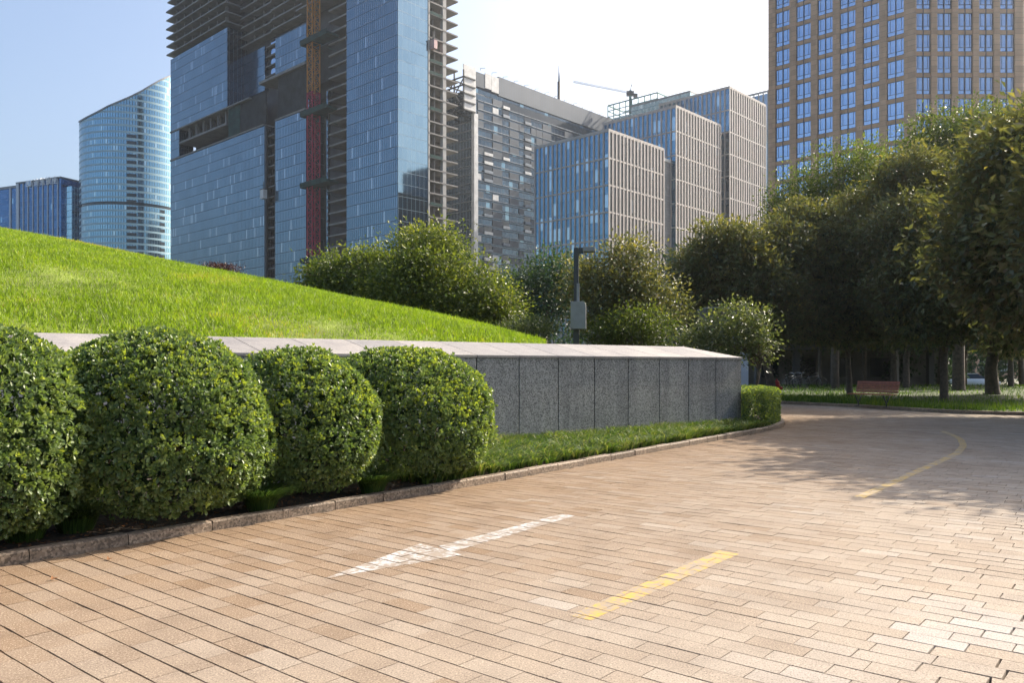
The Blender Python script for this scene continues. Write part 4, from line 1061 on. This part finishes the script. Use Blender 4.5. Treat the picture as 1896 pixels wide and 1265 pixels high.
# tower crane climbing the recess
cb_ = Vector((-1.8, 47.6))
cw = Matrix.Rotation(GA, 4, 'Z') @ Vector((cb_.x, cb_.y, 0))
cr = thing('tower_crane', 'tower crane with an ochre upper mast and crimson lower mast climbing the glass tower', 'crane', site(736.4, 274)+cw, GA)
def lattice(z0, z1, w, name, m):
    mb = MB(); h = w/2; z = z0
    for x in (-h, h):
        for y in (-h, h): mb.box(x-.17, x+.17, y-.17, y+.17, z0, z1)
    i = 0
    while z < z1-.1:
        e = min(z+2.6, z1)
        for (ax, ay), (bx2, by2) in (((-h,-h),(h,-h)), ((h,-h),(h,h)), ((h,h),(-h,h)), ((-h,h),(-h,-h))):
            if i % 2: (ax, ay), (bx2, by2) = (bx2, by2), (ax, ay)
            mb.obox((ax, ay, z), (bx2, by2, e), .16, .16); mb.obox((ax, ay, e), (bx2, by2, e), .14, .14)
        i += 1; z = e
    mb.build(name, m, cr)
lattice(-1, 104.0, 3.3, 'lower_mast', M['mast_red']); lattice(104.2, 200, 3.3, 'upper_mast', M['mast_yellow'])
for z in (122.5, 95.5, 68.5, 40.0):
    MB().box(-2.6, 2.6, -12.5, 5.2, z, z+.9).box(-2.7, -2.6, -12.5, 5.2, z+.901, z+1.9).obox((0, -3, z-.05), (3.0, -11, z-5), .3, .3).obox((0, 2, z-.05), (3.2, -3, z-4), .3, .3).build('tie_frame', M['green_net'], cr)

# ---- residential slab with patterned screens
Bd = bld('grey_tower', 'dark grey residential slab with a patchwork of screens and white balcony bands', 877, 340)
ZB = 126.4; LX = 150
MB().box(0, LX, 0, 22, -1, ZB-8.2).build('glass_wall', M['glassB'], Bd)
cwall = MB().box(14.6, LX, -.5, 22, ZB-8.2, ZB); cwall.build('crown_wall', M['crown'], Bd)
cp = MB().box(-6.6, .6, -.8, -.4, ZB-19, ZB-.2).box(6.2, 10, -.7, -.3, ZB-7, ZB-.6).box(10.2, 14.5, -.7, -.3, ZB-7.5, ZB-.8)
cp.build('crown_panel', M['white_panel'], Bd)
MB().box(1.0, 6.0, -.6, -.2, ZB-7.5, ZB-1.4).build('crown_panel', M['grey_screen'], Bd)
MB().box(-.3, 2.0, -.65, 1, -1, ZB-19.1).build('corner_pier', M['white_panel'], Bd)
fr = MB()
for z in np.arange(ZB-19, ZB-2, 3.4):
    for y in (-1, 6, 13): fr.obox((-6.4, y, z), (0, y, z), .5, .5)
    fr.obox((-6.4, -1, z), (-6.4, 22, z), .5, .5)
for y in np.arange(-.9, 22, 5.6): fr.box(-6.7, -6.2, y, y+.5, ZB-20, ZB-2.5); fr.obox((-6.4, y, ZB-19), (-6.4, y+5.6, ZB-12), .35, .35); fr.obox((-6.4, y+5.6, ZB-12), (-6.4, y, ZB-5.6), .35, .35)
fr.build('roof_frame', M['dark_metal'], Bd)
lf = MB(); dk = MB().box(-.28, -.004, .9, 22, -1, ZB-19.2)
for z in np.arange(3, ZB-20, 3.74): lf.box(-.5, -.28, .9, 22, z, z+.35)
dk.build('side_wall', M['glassA_dark'], Bd); lf.build('side_band', M['grey_metal'], Bd)
bal, scr, rec, wht = Many(), Many(), Many(), Many()
xs = [2.1]; 
while xs[-1] < LX-8: xs.append(xs[-1]+rB.choice((3.6, 4.4, 5.4, 6.2)))
nf = int((ZB-9)/3.74)
for ci in range(len(xs)-1):
    x0, x1 = xs[ci]+.12, xs[ci+1]-.12
    style = rB.choice(('screen', 'balcony', 'mixed', 'mixed', 'glass')) if ci > 2 else ('mixed', 'balcony', 'mixed')[ci]
    for f in range(nf):
        z = f*3.74+1.0; r = rB.random(); top = z > ZB-16
        bal.box(x0, x1, -.42, -.06, z, z+.30+.12*rB.random())
        if top and ci > 3: rec.box(x0-.1, x1+.1, -.12, -.004, z+.45, z+3.6); continue
        if (style == 'screen' and r < .8) or (style == 'mixed' and r < .45): scr.box(x0, x1, -.30, -.05, z+.45, z+3.0)
        elif (style == 'balcony' and r < .6) or r < .22:
            rec.box(x0, x1, -.10, -.03, z+1.5, z+3.5); (wht if rB.random() < (.6 if ci < 5 else .22) else bal).box(x0, x1, -.75, -.45, z+.1, z+1.35)
        elif style == 'mixed' and ci < 4 and r < .75: wht.box(x0, x0+(x1-x0)*.6, -.3, -.05, z+.5, z+2.9)
bal.build('floor_band', mat_plain('pale_grey_bands', (.17,.21,.26), .5, var=.25, scale=.3), Bd); scr.build('screen', M['grey_screen'], Bd); rec.build('loggia', M['car_glass'], Bd); wht.build('balcony', M['white_panel'], Bd)
rl = MB()
for k in range(16): 
    x = 4+k*7; rl = MB(); rl.obox((x, 0, ZB), (x, 0, ZB+.9), .18, .18); rl.obox((x, 0, ZB+.85), (x+1.6, -1.2, ZB+1.1), .16, .16); rl.build('roof_davit', M['grey_metal'], Bd)
mp = at(1035, 190, 388); mst = thing('antenna_mast', 'thin dark antenna mast rising from the roof line of the grey tower', 'antenna', Vector((mp.x, mp.y, ZB-14)))
MB().tube([(0,0,0), (0,0,25)], [.85, .8], 8).build('pole', M['dark_metal'], mst, True)
MB().tube([(0,0,25.01), (0,0,33)], [.42, .16], 8).build('tip', M['dark_metal'], mst, True)

# ---- three brown office blocks
def office(label, px, Y, zt, lx, ly, link_z=None):
    o = bld('office_block', label, px, Y, 'stepped brown office blocks')
    MB().box(.27, lx, .27, ly, -1, zt-.6).build('glass_wall', M['glassT'], o)
    MB().box(.4, lx-.01, .22, .266, -1, zt-.6).build('glass_wall', M['glassT_shaded'], o)
    nb = 16; fin = MB(); band = MB()
    for k in range(nb+1):
        y = k*(ly-.5)/nb; x = k*(lx-.5)/nb
        if k: fin.box(0, .268, y, y+.44, -1, zt)
        fin.box(x, x+.56, 0, .218, -1, zt)
    z = zt-.55
    while z > 0:
        h = .55 if z == zt-.55 else .5
        band.box(.06, .265, .12, ly, z, z+h-.003); band.box(.12, lx, .05, .215, z, z+h-.003)
        z -= 8.04
    b = len(fin.v); fin.v += band.v; fin.f += [[b+i for i in f] for f in band.f]; fin.m += band.m
    fin.build('facade_frame', M['brown_stone'], o)
    MB().box(.05, lx, .05, ly, zt, zt+.35).build('roof', M['brown_stone'], o)
    if link_z:
        MB().box(lx+.01, lx+9.5, 3.2, ly-5, -1, link_z).build('link_wing', M['louvre'], o)
        MB().box(lx+.01, lx+9.5, 3.0, 3.19, link_z-.6, link_z+.4).build('link_coping', M['white_panel'], o)
    return o
office('lowest and nearest of the three brown finned office blocks', 1127, 240, 71.4, 30.4, 29.4, 69.7)
office('middle one of the three stepped brown finned office blocks', 1251.5, 269.5, 87.9, 30.6, 30.2, 85.5)
office('tallest and farthest of the three brown finned office blocks, beside the stone tower', 1351, 294, 102.7, 29.4, 30.1)

# ---- buildings peeping out behind them
F_ = bld('steel_crowned_block', 'pale glass block topped by an open teal steel frame behind the brown offices', 1217, 400)
MB().box(0, 20, 0, 30.2, -1, 129).build('glass_wall', M['glassF'], F_)
fr = MB()
for (a, b) in (((0,0),(0,30)), ((0,0),(14,0)), ((14,0),(14,30)), ((0,30),(14,30))):
    for z in (130.2, 133.3, 136.2): fr.obox((a[0], a[1], z), (b[0], b[1], z), .5, .55 if z > 136 else .3)
for y in np.arange(0, 30.1, 3.75): fr.box(-.2, .2, y-.2, y+.2, 129.002, 136)
for x in (0, 7, 14): fr.box(x-.2, x+.2, -.2, .2, 129.002, 136); 
fr.build('roof_frame', M['teal_steel'], F_)
F2 = bld('pale_glass_block', 'pale teal glass block with a plain roof just left of the tallest brown block', 1278, 384)
MB().box(0, 16, 0, 34, -1, 131).build('glass_wall', M['glassF'], F2); MB().box(-.1, 16.1, -.1, 34.1, 131.002, 131.9).build('parapet', M['grey_metal'], F2)
G_ = bld('blue_office_block', 'sliver of a blue office block between the brown blocks and the stone tower', 1440, 420)
MB().box(.4, 20, .4, 40, -1, 144).build('glass_wall', M['glassT'], G_)
mb = MB()
for y in np.arange(0, 40, 2.6): mb.box(0, .4, y, y+.55, -1, 144.5)
mb.box(0, .5, 0, 40, 144.5, 145.6); mb.build('facade_frame', M['grey_metal'], G_)
# luffing crane on the teal frame
cp0 = at(1167, 178, 412); ck = thing('tower_crane', 'far small crane with a long pale jib over the teal steel frame', 'crane', cp0)
MB().box(-.6, .6, -.6, .6, -12, 3.0).build('mast', M['teal_steel'], ck)
MB().box(-1.9, 1.7, -1.2, 1.2, .3, 2.4).box(1.701, 3.6, -1, 1, -.6, 1.2).build('cab', M['dark_metal'], ck)
tip = at(1061, 152, 400)-cp0; j = MB(); a0 = Vector((-1.0, 0, 1.6))
for dy, dz in ((-.5, 0), (.5, 0), (0, .9)): j.obox(a0+Vector((0, dy, dz)), tip+Vector((0, dy, dz)), .16, .16)
for k in range(18):
    p, q = a0.lerp(tip, k/18), a0.lerp(tip, (k+1)/18); j.obox(p+Vector((0, -.5, 0)), q+Vector((0, 0, .9)), .12, .12); j.obox(p+Vector((0, 0, .9)), q+Vector((0, .5, 0)), .12, .12)
j.build('jib', M['white_panel'], ck)
MB().obox((0, 0, 2.3), (.6, 0, 6.2), .35, .35).obox((.6, 0, 6.2), (2.6, 0, 1.2), .12, .12).build('apex', M['dark_metal'], ck)

# ---- round tower with a swept roof
Ct = thing('round_tower', 'round pale blue glass tower with a roof that sweeps up to the right', 'building', (-238, 510, 0))
tp = [(141,229),(160,218),(180,208),(200,197),(240,180),(262,169),(280,158),(296,149),(313,141.5),(330,138)]
Rr = 30.5; na = 150; V, F, UV = [], [], []
def ctop(a):
    x, y = -238+Rr*math.sin(a), 510-Rr*math.cos(a); p = CX+FOC*x/y
    if math.cos(a) < -.15: p = min(p, 330) if math.sin(a) > 0 else max(p, 141)
    return EYE+(HY-np.interp(p, [t[0] for t in tp], [t[1] for t in tp]))/FOC*min(y, 520)
for i in range(na+1):
    a = -math.pi+2*math.pi*i/na
    for z in (-1, 96.8, 98.6, ctop(a)):
        V.append((Rr*math.sin(a), -Rr*math.cos(a), z)); UV.append((a*Rr+200, z+.9))
Fq = [(i*4+j, (i+1)*4+j, (i+1)*4+j+1, i*4+j+1) for i in range(na) for j in (0, 2)]
np_mesh('curtain_wall', np.array(V), np.array(Fq), M['glassC'], Ct, smooth=True, uv=np.array(UV))
Vd = [(Rr*.985*math.sin(-math.pi+2*math.pi*i/na), -Rr*.985*math.cos(-math.pi+2*math.pi*i/na), z) for i in range(na) for z in (96.7, 98.7)]
np_mesh('plant_floor', np.array(Vd), np.array([(i*2, ((i+1) % na)*2, ((i+1) % na)*2+1, i*2+1) for i in range(na)]), M['car_glass'], Ct)
rim = MB(); pts = [(Rr*math.sin(-math.pi+2*math.pi*i/na)*1.003, -Rr*math.cos(-math.pi+2*math.pi*i/na)*1.003, ctop(-math.pi+2*math.pi*i/na)+.2) for i in range(na+1)]
for p, q in zip(pts[:-1], pts[1:]): rim.obox(p, q, .5, .9)
rim.build('roof_rim', M['grey_metal'], Ct)
for f in range(1, 40):
    z = f*3.9+.4
    for a0, wd, lo, hi in ((.40, .085, 0, 140), (.98, .05, 0, 96)):
        if lo < z < hi and (f % 5 or a0 < .5):
            x, y = Rr*1.004*math.sin(a0), -Rr*1.004*math.cos(a0); t = Vector((math.cos(a0), math.sin(a0), 0)); w = Rr*wd
            p = Vector((x, y, z)); ow = MB().add([p-t*w, p+t*w, p+t*w+Vector((0,0,1.9)), p-t*w+Vector((0,0,1.9))], [(0,1,2,3)]); ow.build('vent', M['car_glass'], Ct)

# ---- far left block with a rooftop sign
Dd = bld('blue_bank_block', 'dark blue glass block at far left with white rooftop letters', 34, 520, rz=rad(-24))
DZ = EYE+(HY-341)/FOC*520; DL = 40
MB().box(0, DL, 0, 30, -1, DZ).build('glass_wall', M['glassD'], Dd)
MB().box(-30, -.01, 3.5, 30, -1, DZ-1).build('glass_wall', M['glassD'], Dd)
mb = MB().box(-1.6, .9, -.5, .4, -1, DZ+.3).box(-13.4, -12, 3.0, 3.9, -1, DZ)
for k in range(1, 9): mb.box(k*4.6, k*4.6+.55, -.45, -.004, -1, DZ)
mb.build('pilaster', mat_plain('pale_blue_metal', (.55,.60,.66), .5, var=.1), Dd)
MB().box(-1.7, DL+.1, -.6, 30, DZ+.301, DZ+1.2).box(-30.5, -1.8, 3, 30, DZ-.99, DZ+.6).build('parapet', M['grey_metal'], Dd)
MB().box(DL+.02, DL+7, 2, 30, -1, DZ-5).build('side_wing', M['glassF'], Dd)
sg_ = MB().box(8.5, 13.6, -1.0, -.75, DZ-2.6, DZ+1.2); sgo = sg_.build('sign_board', M['sign_white'], Dd)
mb = MB().box(9.3, 9.8, -1.06, -1.003, DZ-2.0, DZ+.4).box(9.3, 10.7, -1.06, -1.003, DZ-2.0, DZ-1.5).box(11.3, 11.8, -1.06, -1.003, DZ-2, DZ+.6).box(11.3, 12.8, -1.06, -1.003, DZ+.1, DZ+.6).box(12.4, 12.9, -1.06, -1.003, DZ-2, DZ+.09)
mb.build('sign_logo', M['glassD'], Dd)
for k, chx in enumerate('迪凯银座'):
    cu = bpy.data.curves.new('sign_letter', 'FONT'); cu.body = chx; cu.size = 5.2; cu.extrude = .12
    tmp = bpy.data.objects.new('sign_letter_tmp', cu); C.objects.link(tmp)
    bpy.context.view_layer.update()
    dg = bpy.context.evaluated_depsgraph_get(); me = bpy.data.meshes.new_from_object(tmp.evaluated_get(dg)); bpy.data.objects.remove(tmp)
    o = link('sign_letter', me, M['sign_white'], Dd); o.rotation_euler = (math.pi/2, 0, 0); o.location = (15.6+k*5.6, -.9, DZ-2.6)

# ---- stone tower on the right
E_ = bld('stone_tower', 'tall tan stone tower with rows of blue windows rising behind the magnolias', 1695, 147)
EZ = 92.0; fl = 3.89
foot = [(0, 28.2), (0, 0), (13.4, -14.4), (32, -14.4), (32, 28.2)]
def off_poly(p, d):   # inset
    c = Vector((16, 7)); return [tuple((Vector(q)-c)*(1-d/20)+c) for q in p]
MB().prism(off_poly(foot, .9)[::-1], -1, EZ-.5).build('wall', M['tan_stone'], E_)
def face(p0, p1, centers, ww, corner0, corner1):
    """piers, spandrels and window frames along the face from p0 to p1 (outer skin on the line p0-p1)"""
    p0, p1 = Vector((*p0, 0)), Vector((*p1, 0)); d = (p1-p0).normalized(); n = Vector((d.y, -d.x, 0))
    if n.dot(Vector((16, 7, 0))-p0) > 0: n = -n
    def bar(mb, a, b, o0, o1, z0, z1):
        vs = [p0+d*a+n*o0, p0+d*b+n*o0, p0+d*b+n*o1, p0+d*a+n*o1]
        mb.add([(v.x, v.y, z0) for v in vs]+[(v.x, v.y, z1) for v in vs], [(0,3,2,1),(4,5,6,7),(0,1,5,4),(1,2,6,5),(2,3,7,6),(3,0,4,7)])
    Ln = (p1-p0).length; edges = [0]+[e for c in centers for e in (c-ww/2, c+ww/2)]+[Ln]
    pr, spn, ml = MB(), MB(), MB()
    for a, b in zip(edges[::2], edges[1::2]): bar(pr, a, b, -1.6, 0, -1, EZ)
    for c in centers:
        k = 0; z = 62.5-16*fl
        while z < EZ-3:
            bar(spn, c-ww/2+.002, c+ww/2-.002, -1.5, -.30, z-fl+3.12, z-.002); z += fl
        bar(ml, c-.07, c+.07, -.52, -.24, 2, EZ-1)
    b = len(pr.v); pr.v += spn.v; pr.f += [[b+i for i in f] for f in spn.f]; pr.m += spn.m
    pr.build('stone_cladding', M['tan_stone'], E_); ml.build('mullion', MW, E_)
    return p0, d, n
MW = mat_plain('dark_blue_window_metal', (.03,.04,.075), .4, .3, var=.1)
cL = [28.2-(3.5+4.34*k) for k in range(5, -1, -1)]
fL = face((0, 28.2), (0, 0), cL, 3.0, 0, 0)
cR = [1.55+3.8*k for k in range(5)]
fR = face((0, 0), (13.4, -14.4), cR, 2.7, 0, 0)
f3 = face((13.4, -14.4), (32, -14.4), [3+4.3*k for k in range(4)], 3.0, 0, 0)
def window_mesh(w, name):
    mb = MB(); h = 3.12; i = -.42
    mb.box(-w/2, w/2, i-.05, i, 0, h, 0)
    for x in (-w/2+.04, w/2-.04): mb.box(x-.04, x+.04, i+.001, i+.07, 0, h, 1)
    for z in (.04, .80, h-.04): mb.box(-w/2+.08, w/2-.08, i+.001, i+.065, z-.035, z+.035, 1)
    for x in (-w*.33, w*.33): mb.box(x-.03, x+.03, i+.001, i+.06, .836, h-.08, 1)
    return mb
wL = window_mesh(3.0, 'w'); wR = window_mesh(2.7, 'w')
first = {}
rest = MB()
for key, (p0, d, n), cs, wm in (('L', fL, cL, wL), ('R', fR, cR, wR), ('3', f3, [3+4.3*k for k in range(4)], wL)):
    ang = math.atan2(d.y, d.x)
    flip = Vector((-d.y, d.x, 0)).dot(n) < 0      # local +y must point out
    if flip: ang += math.pi
    for c in cs:
        for k in range(-16, 7):
            z = 62.5+k*fl
            if z+3.2 > EZ: continue
            p = p0+d*c; seen = (key == 'L' and -9 <= k <= 3 and z > 27+ (18 if c > 22 else 0)) or (key == 'R' and -4 <= k <= 1)
            if seen:
                if wm not in first:
                    o = wm.build('window', [M['glassE'], MW], E_); first[wm] = o
                else:
                    o = first[wm].copy(); C.objects.link(o); o.parent = E_
                o.location = (p.x, p.y, z); o.rotation_euler = (0, 0, ang)
            else:
                mt = Matrix.Translation((p.x, p.y, z)) @ Matrix.Rotation(ang, 4, 'Z')
                b = len(rest.v); rest.v += [tuple(mt @ Vector(v)) for v in wm.v]; rest.f += [[b+i for i in f] for f in wm.f]; rest.m += wm.m
ro = rest.build('window', [M['glassE'], MW], E_); ro['kind'] = 'stuff'

# ================================================================== CAMERA, SUN, SKY
cam = bpy.data.cameras.new('camera'); co = bpy.data.objects.new('camera', cam); C.objects.link(co)
cam.sensor_width = 36; cam.lens = FOC/1896*36; cam.shift_y = (HY-632.5)/1896; cam.clip_end = 6000; cam.clip_start = .05
co.location = (0, 0, EYE); co.rotation_euler = (math.pi/2, 0, 0); bpy.context.scene.camera = co
SAZ, SEL = rad(53), rad(36)
sd = Vector((math.sin(SAZ)*math.cos(SEL), math.cos(SAZ)*math.cos(SEL), math.sin(SEL)))
sl_ = bpy.data.lights.new('sun', 'SUN'); sl_.energy = 5.0; sl_.angle = rad(.5); sl_.color = (1, .89, .74)
so = bpy.data.objects.new('sun', sl_); C.objects.link(so); so.rotation_euler = (-sd).to_track_quat('-Z', 'Y').to_euler()
w = bpy.data.worlds.new('World'); bpy.context.scene.world = w; w.use_nodes = True
nt = w.node_tree; sk = nt.nodes.new('ShaderNodeTexSky'); sk.sky_type = 'NISHITA'; sk.sun_disc = False
sk.sun_elevation = SEL; sk.sun_rotation = SAZ; sk.air_density = 1.0; sk.dust_density = 5.0; sk.ozone_density = 2.0; sk.altitude = 0
bg = nt.nodes['Background']; bg.inputs[1].default_value = .15; nt.links.new(sk.outputs[0], bg.inputs[0])
hm = bpy.data.materials.new('summer_haze'); hm.use_nodes = True; hn = hm.node_tree; hn.nodes.clear()
ho = hn.nodes.new('ShaderNodeOutputMaterial'); hv = hn.nodes.new('ShaderNodeVolumePrincipled')
hv.inputs['Color'].default_value = (.88, .94, 1, 1); hv.inputs['Density'].default_value = .00014; hv.inputs['Anisotropy'].default_value = .62
hn.links.new(hv.outputs[0], ho.inputs['Volume'])
tag(MB().box(-480, 480, -45, 660, -1.8, 216).build('haze', hm), kind='stuff')
sc = bpy.context.scene
sc.view_settings.view_transform = 'Standard'; sc.view_settings.look = 'None'; sc.view_settings.exposure = .88; sc.view_settings.gamma = 1
sc.cycles.max_bounces = 7; sc.cycles.transparent_max_bounces = 8; sc.cycles.use_denoising = True
